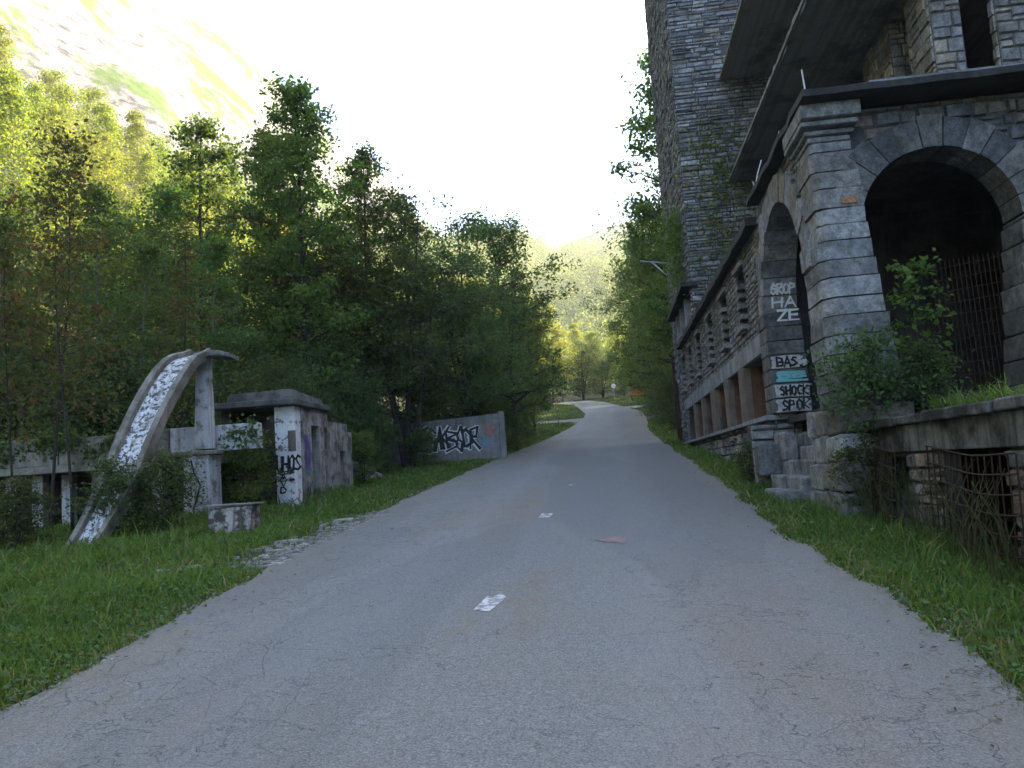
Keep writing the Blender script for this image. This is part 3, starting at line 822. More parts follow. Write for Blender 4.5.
mb = MB(); mb.box(X0 + .45, X0 + .5, 27.8, 34.0, 6.4, 7.6); mb.build('loggia_back', M['dark'], B)  # dark panel stands in for the shade of the recess
mb = MB(); mb.tube([(X0 - .12, 35.7, 2.4), (X0 - .12, 35.72, 6.2)], .085, 8); mb.tube([(X0 - .13, 34.7, 2.3), (X0 - .13, 34.72, 5.0)], .05, 8)
mb.build('downpipe', M['rust'], B)

# bracket on the far corner of the tower
o = empty('wire_bracket', 'pale steel wire bracket sticking out from the far edge of the stone tower', 'bracket', loc=(0, 0, 0))
mb = MB(); mb.tube([(X0 - .03, 36.0, 10.55), (1.95, 36.0, 10.75)], .03, 6); mb.build('arm', M['steel'], o)
mb = MB(); mb.tube([(X0 - .03, 36.0, 9.95), (2.45, 36.0, 10.66)], .028, 6); mb.build('strut', M['steel'], o)

# ---- steps through the side arch
o = empty('stone_steps', 'broken stone steps climbing into the side arch of the stone building', 'steps', loc=(0, 0, 0))
sg = [(2.55, .86, 1.06), (2.78, 1.07, 1.26), (3.0, 1.28, 1.50), (3.22, 1.52, 1.74), (3.45, 1.76, 1.98), (3.7, 2.0, 2.19)]
for i, (x, z0, z1) in enumerate(sg):
    mb = MB()
    y = 12.75; ye = 15.3 if i > 1 else (14.6 if i else 14.2)
    while y < ye - .1:
        e = min(y + random.uniform(.6, 1.1), ye)
        mb.box(x + random.uniform(-.05, .05), x + .6, y, e - .02, z0 - .1, z1, vary((.22, .23, .24), .8, 1.1), 0, .02); y = e
    mb.build('step', M['stone'], o, bevel=.03)
for (x, y, z, s, lab) in ((2.62, 14.95, 1.55, .30, 'dark squared stone block standing on end beside the broken steps'), (2.95, 14.72, 1.75, .24, 'lighter squared stone block lying on the upper broken steps')):
    mb = MB(); mb.box(x, x + s * 1.2, y - s, y + s, z - s * 1.05, z + s, (.12, .125, .135) if s > .25 else (.2, .2, .2), 0, .03)
    b_ = mb.build('stone_block', M['stone'], None, bevel=.05); tag(b_, lab, 'stone block', 'loose stone blocks')

# ---- terrace wall toward the camera with barred cellar openings
W = empty('terrace_wall', 'low stained retaining wall with two dark barred cellar openings below the front arch', 'wall')
XT = 3.42
mb = MB()
tops = [rect(10.18 - 4.6 - .42, 11.0 - 4.6, .3, 1.18), rect(7.42 - 4.6, 8.83 - 4.6, .1, 1.2)]
stones(mb, (XT, 4.6, .34), (0, 1, 0), (0, 0, 1), XN, 6.5, 1.2, tops, (.14, .26), (.18, .4), [(.18, .16, .14), (.14, .135, .13), (.22, .17, .14), (.2, .2, .2)], .02, (.02, .07), 0, .02, .1)
core(mb, (XT, 4.6, .2), (0, 1, 0), (0, 0, 1), XN, 6.5, 1.36, .16, [rect(a[1], a[2], a[3] + .14, a[4] + .14) for a in tops], 0)
mb.build('wall_body', [M['stone'], M['mortar']], W)
mb = MB(); y = 4.6
while y < 11.1:
    e = min(y + random.uniform(1.2, 1.9), 11.15); mb.box(XT - .06, XT + .3, y, e - .008, 1.55, 1.86, j=.004); y = e
mb.build('lintel', M['terrace'], W, bevel=.012)
mb = MB(); y = 4.6
while y < 11.15:
    e = min(y + random.uniform(.9, 1.6), 11.2); mb.box(XT - .15 + random.uniform(-.03, .03), XT + .4, y, e - .012, 1.865, 1.96 + random.uniform(-.01, .02), (.2, .2, .2), 0, .012); y = e
mb.build('coping', M['terrace'], W, bevel=.02)
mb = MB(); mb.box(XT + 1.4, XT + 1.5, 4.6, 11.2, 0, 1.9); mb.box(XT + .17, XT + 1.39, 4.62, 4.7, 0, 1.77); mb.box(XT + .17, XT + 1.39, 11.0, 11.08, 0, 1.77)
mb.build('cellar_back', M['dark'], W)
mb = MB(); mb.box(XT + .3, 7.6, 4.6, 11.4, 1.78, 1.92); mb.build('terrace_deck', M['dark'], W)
def mesh_panel(name, label, pts_fn, nu, nv, rad, parent=None):
    mb = MB()
    for i in range(nu):
        u = i / (nu - 1); mb.tube([pts_fn(u, v / 8) for v in range(9)], rad, 4)
    for j in range(nv):
        v = j / (nv - 1); mb.tube([Vector(pts_fn(u / 10, v)) + Vector((-rad * 1.6, 0, 0)) for u in range(11)], rad * 1.15, 4)
    g = mb.build(name, M['rust'], parent)
    return tag(g, label, 'grating', 'rusty bar gratings')
mesh_panel('bar_grating', 'bent rusty bar grating leaning across the wider cellar opening', lambda u, v: (XT - .10 - .03 * (1 - v) + .012 * math.sin(u * 7), 8.98 - u * 1.85, .5 + v * (1.08 - .10 * u) + .03 * math.sin(u * 5 + v * 2)), 15, 7, .008)
mesh_panel('bar_grating', 'rusty bar grating over the narrow cellar opening beside the pillar foot', lambda u, v: (XT - .16 - .06 * (1 - v) + .03 * math.sin(u * 5), 11.0 - u * 1.3, .65 + v * .93 + .03 * math.sin(u * 4)), 11, 6, .0075)
mb = MB()
for i in range(15):
    y = 11.62; x = 4.95 + i * .055 + .0
    mb.tube([(x, 12.35 - i * .028, 2.3), (x - .03, 12.35 - i * .028, 4.3)], .007, 4)
for j in range(11):
    z = 2.4 + j * .18; mb.tube([(4.93, 12.36, z), (5.74, 11.95, z + .03)], .007, 4)
tag(mb.build('bar_grating', M['rust']), 'tall dark bar grating standing inside the front arch', 'grating', 'rusty bar gratings')

# ------------------------------------------------------------------ left side ruins
A = empty('concrete_slide', 'curved white concrete slide with raised kerbs rising to a thin canopy on a post', 'slide')
Lp = [(-7.97, 14.45, 4.28), (-8.0, 14.3, 4.22), (-8.20, 14.08, 4.12), (-8.36, 13.8, 3.78), (-8.47, 13.42, 3.22), (-8.54, 13.02, 2.56), (-8.56, 12.66, 1.96), (-8.57, 12.15, 1.26), (-8.60, 11.85, .88), (-8.66, 11.6, .58)]
Rp = [(-7.50, 14.45, 4.27), (-7.52, 14.3, 4.20), (-7.58, 14.08, 4.08), (-7.66, 13.8, 3.74), (-7.76, 13.42, 3.20), (-7.84, 13.02, 2.55), (-7.90, 12.66, 1.94), (-8.02, 12.15, 1.24), (-8.12, 11.85, .86), (-8.22, 11.6, .56)]
def resample(P, n):
    P = [Vector(p) for p in P]; out = []
    for i in range(n):
        t = i / (n - 1) * (len(P) - 1); k = min(int(t), len(P) - 2); f = t - k
        p0 = P[max(k - 1, 0)]; p1 = P[k]; p2 = P[k + 1]; p3 = P[min(k + 2, len(P) - 1)]
        out.append(.5 * ((2 * p1) + (-p0 + p2) * f + (2 * p0 - 5 * p1 + 4 * p2 - p3) * f * f + (-p0 + 3 * p1 - 3 * p2 + p3) * f ** 3))
    return out
Lc, Rc = resample(Lp, 49), resample(Rp, 49)
def ribbon(mb, a, b, nrm, lo, hi):
    """solid strip between rails a and b, from lo to hi along nrm"""
    n = len(a); b0 = len(mb.v)
    for i in range(n):
        for p in (a[i] + nrm[i] * lo, b[i] + nrm[i] * lo, b[i] + nrm[i] * hi, a[i] + nrm[i] * hi): mb.v.append(tuple(p))
    for i in range(n - 1):
        for k in range(4):
            k2 = (k + 1) % 4
            mb.f.append((b0 + i * 4 + k, b0 + i * 4 + k2, b0 + (i + 1) * 4 + k2, b0 + (i + 1) * 4 + k)); mb.c.append((.4, .4, .4)); mb.m.append(0)
    mb.f.append((b0, b0 + 1, b0 + 2, b0 + 3)); mb.c.append((.4,) * 3); mb.m.append(0)
    e = b0 + (n - 1) * 4; mb.f.append((e + 3, e + 2, e + 1, e)); mb.c.append((.4,) * 3); mb.m.append(0)
nr = []
for i in range(49):
    t = (Lc[min(i + 1, 48)] - Lc[max(i - 1, 0)]).normalized(); w = (Rc[i] - Lc[i]).normalized(); n_ = w.cross(t)
    if n_.y > 0: n_ = -n_
    if n_.z < 0 and i < 4: n_ = -n_
    nr.append(n_.normalized())
lerp = lambda a, b, t: [p + (q - p) * t for p, q in zip(a, b)]
mb = MB(); ribbon(mb, lerp(Lc, Rc, .19), lerp(Lc, Rc, .83), nr, -.16, -.04); mb.build('slide_bed', M['white'], A)
mb = MB(); ribbon(mb, lerp(Lc, Rc, 0), lerp(Lc, Rc, .187), nr, -.15, .06); mb.build('kerb', M['beige'], A, bevel=.01)
mb = MB(); ribbon(mb, lerp(Lc, Rc, .833), lerp(Lc, Rc, 1), nr, -.15, .06); mb.build('kerb', M['beige'], A, bevel=.01)
mb = MB()
P = [(-7.52, 14.3), (-7.25, 14.25), (-7.05, 14.3), (-6.97, 14.5), (-7.08, 14.75), (-7.5, 14.8), (-7.96, 14.75), (-7.96, 14.47)]
tz = [4.24, 4.25, 4.19, 4.13, 4.17, 4.26, 4.28, 4.285]
top = [(x, y, z) for (x, y), z in zip(P, tz)]; bt = [(x, y, z - .075) for (x, y), z in zip(P, tz)]
mb.face(top); mb.face(bt[::-1])
for i in range(8): mb.face([bt[i], bt[(i + 1) % 8], top[(i + 1) % 8], top[i]])
mb.build('canopy', M['slab'], A)
mb = MB(); hx = lambda x0, x1, y0, y1, z0, X0_, X1_, z1: [(x0, y0, z0), (x1, y0, z0), (x0, y1, z0), (x1, y1, z0), (X0_, y0, z1), (X1_, y0, z1), (X0_, y1, z1), (X1_, y1, z1)]
mb.hexa(hx(-7.91, -7.55, 14.5, 14.7, 2.4, -7.84, -7.61, 4.16)); mb.build('post', M['postwhite'], A, bevel=.015)
mb = MB(); mb.hexa(hx(-8.09, -7.53, 14.38, 14.85, .9, -8.06, -7.54, 2.28)); lp = mb.build('post', M['postwhite'], A, bevel=.02)
mb = MB(); mb.tube([(-7.9, 14.37, 2.2), (-7.84, 14.37, 1.95), (-7.72, 14.37, 1.72), (-7.80, 14.37, 1.45), (-7.86, 14.37, 1.3), (-7.85, 14.37, 1.0)], .016, 5); mb.build('cable', M['black'], lp)
mb = MB()
for (x, y, z) in ((-8.05, 13.72, 3.44), (-7.95, 13.68, 3.38), (-8.0, 13.75, 3.48)):
    for k in range(26):
        a = random.uniform(0, 6.28); d = random.uniform(0, .14)
        mb.face([(x + math.cos(a) * d + random.uniform(-.06, .06), y + random.uniform(-.06, .06), z + math.sin(a) * d * .5 + random.uniform(-.03, .05) - .04) for _ in range(4)])
mb.build('moss_patch', M['moss'], A)

Pv = empty('ruined_pavilion', 'ruined concrete pavilion with a long beige parapet on short white posts behind the slide', 'ruin')
mb = MB()
xs_ = [-15.5, -13.6, -12.2, -10.9, -9.7, -8.55]
for a, b in zip(xs_[:-1], xs_[1:]): mb.box(a, b - .012, 14.75, 14.95, 2.28, 2.84 + random.uniform(-.03, .03), j=.01)
mb.build('parapet', M['beige'], Pv, bevel=.015)
mb = MB(); mb.box(-8.54, -7.5, 14.75, 14.95, 2.36, 2.86, j=.008); mb.box(-7.5, -6.72, 14.75, 14.95, 2.36, 2.86, j=.008)
mb.build('parapet', M['postwhite'], Pv, bevel=.015)
mb = MB(); mb.box(-15.5, -7.6, 14.7, 18.2, 2.14, 2.28, j=.01); mb.box(-8.75, -7.4, 14.35, 14.7, 2.285, 2.37, j=.012)
mb.build('deck', M['beige'], Pv, bevel=.015)
for x in (-13.4, -12.45, -11.85, -11.2, -10.55, -9.85, -9.2):
    mb = MB(); w = random.uniform(.09, .13); mb.box(x - w, x + w, 15.4, 15.6, .7, 2.135, j=.012); mb.build('post', M['postwhite'], Pv, bevel=.015)
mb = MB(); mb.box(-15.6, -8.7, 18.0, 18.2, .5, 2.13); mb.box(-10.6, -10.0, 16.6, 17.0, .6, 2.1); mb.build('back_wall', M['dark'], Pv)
mb = MB(); mb.box(-9.9, -9.5, 16.2, 16.35, .8, 1.9); mb.build('rusty_panel', M['rustwood'], Pv)

S = empty('concrete_shed', 'small roofless and graffitied concrete shed with a white corner pillar and a flat slab roof', 'shed')
S['label'] = 'small graffitied concrete shed with a white corner pillar and a flat slab roof'
mb = MB()
mb.hexa(hx(-8.55, -6.66, 16.35, 18.7, 3.34, -8.50, -6.66, 3.47)); rf = mb.build('roof', M['roofslab'], S, bevel=.02)
mb = MB(); mb.hexa([(-8.25, 16.5, 3.475), (-6.7, 16.45, 3.475), (-8.25, 18.5, 3.475), (-6.8, 18.6, 3.475), (-8.18, 16.54, 3.66), (-6.75, 16.5, 3.69), (-8.18, 18.46, 3.64), (-6.84, 18.56, 3.62)])
mb.build('roof_upstand', M['roofslab'], rf, bevel=.012)
mb = MB(); mb.hexa(hx(-7.23, -6.78, 16.72, 17.05, 1.05, -7.25, -6.78, 3.335)); wp = mb.build('corner_pillar', M['shedwhite'], S, bevel=.015)
for ni, nd in ():
    pass
mb = MB()
core(mb, (-6.75, 17.06, 1.05), (0, 1, 0), (0, 0, 1), (1, 0, 0), 1.6, 2.28, .2, [rect(.54, 1.04, .1, 1.9), rect(1.37, 1.58, -.1, 1.86)], 0, .1, 0)
core(mb, (-6.752, 18.661, 1.1), (0, 1, 0), (0, 0, 1), (1, 0, 0), 1.8, 2.0, .2, [rect(.85, 1.3, -.1, 1.3), rect(1.45, 1.9, 1.8, 3)], 0, .1, 0)
sw = mb.build('side_wall', M['shedwall'], S)
mb = MB(); mb.box(-6.93, -6.9, 17.62, 17.85, 1.1, 2.9); mb.build('door_panel', M['postwhite'], S)
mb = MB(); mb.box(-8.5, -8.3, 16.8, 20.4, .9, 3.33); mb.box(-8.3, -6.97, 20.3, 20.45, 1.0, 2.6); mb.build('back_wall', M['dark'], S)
mb = MB(); mb.box(-7.32, -7.255, 16.8, 17.0, 1.0, 2.45, j=.01); mb.build('rusty_jamb', M['rustwood'], S)
s = Spray((-7.23, 16.715, 0), (1, 0, 0), (0, 0, 1), (0, -1, 0))
s.text('UHOS', .0, 1.92, .56, .32, .045, .25, .09); s.stroke([(.08, 1.9), (.4, 1.94)], .03); s.stroke([(.1, 1.85), (.38, 1.89)], .025)
for i, (zz, tx) in enumerate(((1.74, 'A'), (1.60, 'V'), (1.46, 'D'))): s.text(tx, .08, zz, .16, .12, .03, 0, .05)
s.text('-', .3, 1.68, .1, .1, .05)
s.build('graffiti', M['black'], wp)
mb = MB(); mb.box(-6.94, -6.776, 16.705, 16.74, 2.35, 2.8); mb.build('bare_patch', M['pier'], wp)
def sidespray(): return Spray((-6.745, 0, 0), (0, 1, 0), (0, 0, 1), (1, 0, 0))
s = sidespray()
for k in range(26): s.stroke([(17.12 + random.uniform(0, .35), 1.9 + random.uniform(0, .2)), (17.15 + random.uniform(0, .35), 2.2 + random.uniform(0, .25)), (17.12 + random.uniform(0, .35), 2.55 + random.uniform(0, .2))], .022)
s.build('graffiti', M['purple'], sw)
s = sidespray(); s.k = 20
for k in range(7): s.stroke([(17.1 + random.uniform(0, .45), 1.8 + random.uniform(0, .25)), (17.2 + random.uniform(0, .35), 1.85 + random.uniform(0, .3))], .03)
s.build('graffiti', M['blue'], sw)
s = sidespray(); s.k = 40; s.text('SK', 17.15, 1.35, .4, .3, .02); s.build('graffiti', M['black'], sw)
s = Spray((-6.90, 17.62, 0), (0, 1, 0), (0, 0, 1), (1, 0, 0)); s.stroke([(.02, 2.15), (.2, 2.3), (.03, 2.4), (.2, 2.55), (.03, 2.3), (.2, 2.2)], .02); s.build('graffiti', M['black'], S)
s = Spray((-6.90, 17.62, 0), (0, 1, 0), (0, 0, 1), (1, 0, 0)); s.k = 20; s.stroke([(.02, 1.95), (.2, 2.0), (.05, 1.85), (.2, 1.8)], .03); s.build('graffiti', M['blue'], S)

# concrete block in the grass
mb = MB(); mb.hexa([(-6.66, 12.62, .86), (-5.95, 12.60, .88), (-6.62, 13.0, .86), (-5.92, 12.98, .88), (-6.69, 12.68, 1.30), (-5.90, 12.66, 1.33), (-6.66, 12.98, 1.30), (-5.90, 12.96, 1.33)])
blk = empty('concrete_trough', 'small peeling concrete trough block lying in the grass in front of the slide post', 'concrete block')
M['blockmat'] = mat_concrete('peeling_block', (.36, .33, .31), (.045, .04, .038), .95, True, .44, .54, scale=2.4)
mb.build('body', M['blockmat'], blk, bevel=.02)
mb = MB(); mb.box(-6.74, -5.86, 12.63, 13.02, 1.335, 1.37, j=.012); mb.build('rim', M['graywall'], blk, bevel=.012)

# graffitied boundary wall
G = empty('boundary_wall', 'grey concrete boundary wall covered in black and white graffiti beside the trees', 'wall')
d = Vector((4.45, 1.35, 0)).normalized(); gn = Vector((d.y, -d.x, 0))
GO = Vector((-8.9, 28.88, 0))
def gp(u, v, t): return GO + d * u + Vector((0, 0, v)) - gn * t
mb = MB()
for a, b, za, zb in ((0, 1.7, 3.62, 3.66), (1.71, 3.3, 3.68, 3.76), (3.31, 4.95, 3.76, 3.88)):
    mb.hexa([gp(a, 2.15, 0), gp(b, 2.15, 0), gp(a, 2.15, .28), gp(b, 2.15, .28), gp(a, za, 0), gp(b, zb, 0), gp(a, za, .28), gp(b, zb, .28)])
gw = mb.build('wall_panel', M['graywall'], G, bevel=.015)
mb = MB()
for k in range(14):
    u = k * .37; mb.hexa([gp(u, 1.75, .03 - random.uniform(0, .1)), gp(u + .34, 1.75, .03), gp(u, 1.75, .4), gp(u + .34, 1.75, .4), gp(u, 2.13, .02), gp(u + .34, 2.13, .02), gp(u, 2.13, .4), gp(u + .34, 2.13, .4)], vary(random.choice(RUB), .6, 1))
mb.build('footing', M['stone'], G, bevel=.03)
mb = MB(); mb.hexa([gp(4.96, 2.0, -.04), gp(5.2, 2.0, -.04), gp(4.96, 2.0, .4), gp(5.2, 2.0, .4), gp(4.94, 3.95, -.04), gp(5.16, 3.95, -.04), gp(4.94, 3.95, .4), gp(5.16, 3.95, .4)]); mb.build('end_pier', M['graywall'], G, bevel=.02)
s1 = Spray(GO, d, (0, 0, 1), gn); s2 = Spray(GO + gn * .012, d, (0, 0, 1), gn)
x = 1.35
for ch in 'HVESAKBSOR':
    w = random.uniform(.30, .40)
    for st in GL[ch]:
        pts = [(x + p[0] * w + random.uniform(-.07, .07), 2.60 + p[1] * .74 + random.uniform(-.10, .10)) for p in st]
        s1.stroke(pts, .165); s2.stroke([(a + .02, b + .01) for a, b in pts], .10)
    x += w * .78
s1.build('graffiti', M['whitepaint'], gw); s2.build('graffiti', M['black'], gw)
s3 = Spray(GO, d, (0, 0, 1), gn)
for k in range(6): s3.stroke([(4.2 + random.uniform(0, .6), 3.1 + random.uniform(0, .35)), (4.2 + random.uniform(0, .6), 3.1 + random.uniform(0, .35))], .05)
s3.build('graffiti', M['redpaint'], gw)
s4 = Spray(GO, d, (0, 0, 1), gn); s4.k = 30
for k in range(7): s4.stroke([(4.15 + random.uniform(0, .65), 2.6 + random.uniform(0, .4)), (4.15 + random.uniform(0, .65), 2.6 + random.uniform(0, .4))], .05)
for k in range(5): s4.stroke([(.5 + random.uniform(0, .8), 2.7 + random.uniform(0, .5)), (.5 + random.uniform(0, .8), 2.7 + random.uniform(0, .5))], .04)
s4.build('graffiti', M['blue'], gw)

# rubble slab
mb = MB(); mb.hexa([(-8.1, 23.7, 1.6), (-7.25, 23.6, 1.55), (-8.0, 24.0, 1.6), (-7.2, 24.1, 1.5), (-7.95, 24.0, 2.25), (-7.35, 23.9, 2.0), (-7.85, 24.2, 2.25), (-7.25, 24.2, 2.0)])
tag(mb.build('concrete_fragment', M['shedwall'], bevel=.03), 'broken pale concrete slab tilted against the bushes beyond the shed', 'rubble')
mb = MB(); mb.hexa([(-7.4, 23.5, 1.9), (-6.9, 23.5, 1.68), (-7.4, 23.7, 1.9), (-6.9, 23.7, 1.68), (-7.4, 23.5, 2.0), (-6.9, 23.5, 1.78), (-7.4, 23.7, 2.0), (-6.9, 23.7, 1.78)])
tag(mb.build('concrete_fragment', M['graywall'], bevel=.02), 'thin broken concrete plank leaning off the tilted slab', 'rubble')

# flat stones in the verge
FS = [(-4.55, 10.4, .20, .10), (-4.75, 11.3, .22, .11), (-4.5, 12.2, .18, .10), (-5.15, 9.4, .13, .08), (-4.6, 13.4, .2, .1), (-5.5, 9.3, .12, .07)]
def flat(mb, x, y, a, b, up):
    z = float(gz(x, y)); n = random.choice((6, 7, 8)); ph = random.uniform(0, 6)
    ring = [(x + a * math.cos(t + ph) * random.uniform(.7, 1.15), y + b * math.sin(t + ph) * random.uniform(.7, 1.15)) for t in [2 * math.pi * k / n for k in range(n)]]
    c = vary((.30, .29, .27), .6, 1.1)
    top = [(p[0] * .9 + x * .1, p[1] * .9 + y * .1, z + up + random.uniform(-.3, .3) * up) for p in ring]
    mb.face(top, c)
    for k in range(n):
        k2 = (k + 1) % n
        mb.face([(ring[k][0], ring[k][1], z - .05), (ring[k2][0], ring[k2][1], z - .05), top[k2], top[k]], c)
for i, (x, y, a, b) in enumerate(FS):
    mb = MB(); flat(mb, x, y, a, b * 1.4, .03)
    tag(mb.build('flat_stone', M['flat']), 'flat pale stone lying in the grass verge along the road edge', 'stone', 'flat stones in the grassy verge')
mb = MB()
for k in range(900):
    y = 9.3 + 5.2 * random.random(); x = -4.15 - abs(random.gauss(0, .38)) + .12
    a = random.uniform(.015, .07); flat(mb, x, y, a, a * random.uniform(.6, 1.2), a * .25)
for k in range(900):
    y = 4.2 + 30 * random.random() ** 1.6; l_, r_ = road_edges(np.array([y]))
    x = float(l_[0]) + random.gauss(-.02, .07) if random.random() < .5 else float(r_[0]) + random.gauss(.02, .07)
    a = random.uniform(.006, .02); flat(mb, x, y, a, a * random.uniform(.6, 1.2), a * .8)
tag(mb.build('gravel', M['flat']), 'pale crumbled gravel along the edges of the road', 'gravel', kind='stuff')
r_ = np.random.default_rng(44); n_ = 750
y_ = 3.6 + 26 * r_.random(n_) ** 1.5; l_, rr_ = road_edges(y_)
x_ = np.where(r_.random(n_) < .5, l_ + np.abs(r_.normal(size=n_)) * .35 - .25, rr_ - np.abs(r_.normal(size=n_)) * .3 + .25)
C_ = np.stack([x_, y_, np.maximum(gz(x_, y_), prof(y_)) + .035], 1)
v_, q_ = leaf_quads(C_, .04, .6, 2.5, 9)
cc_ = np.array([.12, .08, .035]) * r_.uniform(.4, 1.5, (n_, 1))
tag(np_mesh('leaf_litter', v_, q_, cc_, M['grass']), 'dry brown leaves scattered along the road edges', 'leaf litter', kind='stuff')

# ------------------------------------------------------------------ distant signs
o = empty('information_board', 'orange information board under a small dark roof at the far bend', 'sign', loc=(4.2, 108.5, float(gz(4.2, 108.5))))
z = 0
mb = MB(); mb.box(-.95, .95, -.04, .04, .7, 1.75); bd = mb.build('board', M['orange'], o)
for x in (-.85, .85):
    mb = MB(); mb.box(x - .07, x + .07, .045, .18, -.2, 2.1); mb.build('post', M['bark'], o)
mb = MB(); mb.hexa([(-1.25, -.5, 2.0), (1.25, -.5, 2.0), (-1.25, .6, 2.0), (1.25, .6, 2.0), (-1.1, -.05, 2.45), (1.1, -.05, 2.45), (-1.1, .15, 2.45), (1.1, .15, 2.45)]); mb.build('roof', M['roofdark'], o)
o = empty('road_sign', 'small round white road sign on a pole before the far bend', 'sign', loc=(1.05, 113.5, float(gz(1.05, 113.5))))
mb = MB(); mb.tube([(0, 0, -.2), (0, 0, 2.2)], .04, 6); mb.build('pole', M['steel'], o)
def disc(name, mat, r, y, parent, zc=2.0):
    mb = MB(); n = 20
    f = [(r * math.cos(2 * math.pi * k / n), y, zc + r * math.sin(2 * math.pi * k / n)) for k in range(n)]
    g = [(p[0], y + .02, p[2]) for p in f]
    mb.face(f); mb.face(g[::-1])
    for k in range(n): mb.face([f[k], g[k], g[(k + 1) % n], f[(k + 1) % n]])
    return mb.build(name, mat, parent)
pl_ = disc('sign_plate', M['signred'], .42, -.07, o); disc('sign_face', M['signwhite'], .33, -.095, pl_)
def marker_post(x, y, h, lab):
    o = empty('marker_post', lab, 'post', loc=(x, y, float(gz(x, y))))
    mb = MB(); mb.tube([(0, 0, -.1), (0, 0, h)], [.05, .04], 8); mb.build('shaft', M['palebark'], o)
    mb = MB(); mb.tube([(0, 0, h - .16), (0, 0, h - .04)], .052, 8); mb.build('band', M['signwhite'], o)
marker_post(-4.4, 70.5, 1.5, 'thin pale marker post at the mouth of the side road')
marker_post(-3.7, 88.5, 1.2, 'short pale marker post on the grass island past the side road')

# ------------------------------------------------------------------ trees
def tree_proto(seed, H, Rc, base=.2, nl=26, leaves=9000, leaf=.11, shape='round', stems=1, cols=((.05, .09, .025), (.075, .115, .03)), bark='bark', r0=.14, spread=.3, clump=.36, up=45, accent=None, gappy=.0):
    r = np.random.default_rng(seed); rd = random.Random(seed)
    mb = MB(); tips = []
    for s in range(stems):
        az = rd.uniform(0, 6.28); lean = (.0 if stems == 1 else rd.uniform(.05, .32))
        hs = H * (1 if s == 0 else rd.uniform(.7, .98))
        pts = []; n = 9; w = [rd.uniform(-1, 1) for _ in range(4)]
        for i in range(n):
            t = i / (n - 1)
            pts.append(Vector((math.cos(az) * lean * hs * t + .02 * H * w[0] * math.sin(t * 4 + w[1] * 3), math.sin(az) * lean * hs * t + .02 * H * w[2] * math.sin(t * 3.3 + w[3] * 3), hs * t * .97)))
        rr = r0 * (1 if stems == 1 else .62)
        mb.tube([p - Vector((0, 0, .3)) if i == 0 else p for i, p in enumerate(pts)], [rr * (1.25 if i == 0 else 1) * (1 - .88 * i / (n - 1)) for i in range(n)], 7)
        k = max(4, nl // stems)
        for j in range(k):
            t = base + (1 - base) * ((j + rd.random()) / k)
            if t > .99: t = .99
            f = t * (n - 1); i0 = min(int(f), n - 2); P = pts[i0].lerp(pts[i0 + 1], f - i0)
            tt = (t - base) / (1 - base)
            if shape == 'round': prof_ = math.sqrt(max(.03, 1 - (2 * tt - .85) ** 2 / 1.5))
            elif shape == 'cone': prof_ = (1 - tt) ** .8 + .12
            elif shape == 'spire': prof_ = (.35 + .65 * math.sin(min(1, tt * 1.6) * 1.57)) * (1 - tt) ** .55 + .10
            else: prof_ = .4 + .6 * math.sin(tt * 2.6 + .3)
            L = Rc * prof_ * rd.uniform(.55, 1.12) / (1 if stems == 1 else 1.25)
            a = j * 2.4 + rd.uniform(-.5, .5) + s
            el = R(up) * rd.uniform(.3, 1.2) * (.6 + .6 * tt)
            q = [P]
            for m_ in range(1, 5):
                u = m_ / 4
                q.append(P + Vector((math.cos(a) * math.cos(el), math.sin(a) * math.cos(el), math.sin(el) * (1 - .35 * u))) * L * u + Vector((rd.uniform(-1, 1), rd.uniform(-1, 1), rd.uniform(-.6, .6))) * L * .06)
            br = max(.012, rr * (1 - .8 * t) * .45)
            mb.tube(q, [br * (1 - .8 * i / 4) for i in range(5)], 4, cap=False)
            for u in (.45, .7, .9, 1.0):
                f = u * 4; i0 = min(int(f), 3); T = q[i0].lerp(q[i0 + 1], f - i0)
                tips.append((T, u))
                for z in range(2 if u < 1 else 1):
                    dv = Vector((rd.uniform(-1, 1), rd.uniform(-1, 1), rd.uniform(-.25, .9))).normalized() * L * rd.uniform(.18, .42)
                    mb.tube([T, T + dv * .5 + Vector((0, 0, .03)), T + dv], [br * .4, br * .25, .006], 3, cap=False)
                    tips.append((T + dv, 1.0))
        tips.append((pts[-1], 1.0)); tips.append((pts[-2], .9))
    trunk = mb
    T = np.array([tuple(p) for p, u in tips])
    if gappy: T = T[r.random(len(T)) > gappy]
    per = np.maximum(1, r.poisson(leaves / len(T), size=len(T)))
    ci = np.repeat(np.arange(len(T)), per)
    sig = clump * r.uniform(.5, 1.25, size=len(T))
    off = np.clip(r.normal(size=(len(ci), 3)), -1.7, 1.7) * sig[ci][:, None]; off[:, 2] *= .7
    C = T[ci] + off
    C = C[C[:, 2] > .15]; ci = ci[:len(C)]
    v, q = leaf_quads(C, leaf, .58, .35, seed)
    c0, c1 = np.array(cols[0]), np.array(cols[1])
    kc = r.random(len(T))[ci][:, None] * .6 + r.random((len(C), 1)) * .4
    cc = c0 + (c1 - c0) * kc
    cc *= r.uniform(.75, 1.25, size=(len(C), 1))
    if accent is not None:
        am = (r.random(len(T)) < accent[1])[ci]; cc[am] = np.array(accent[0]) * r.uniform(.7, 1.3, size=(am.sum(), 1))
    return trunk, v, q, cc, bark

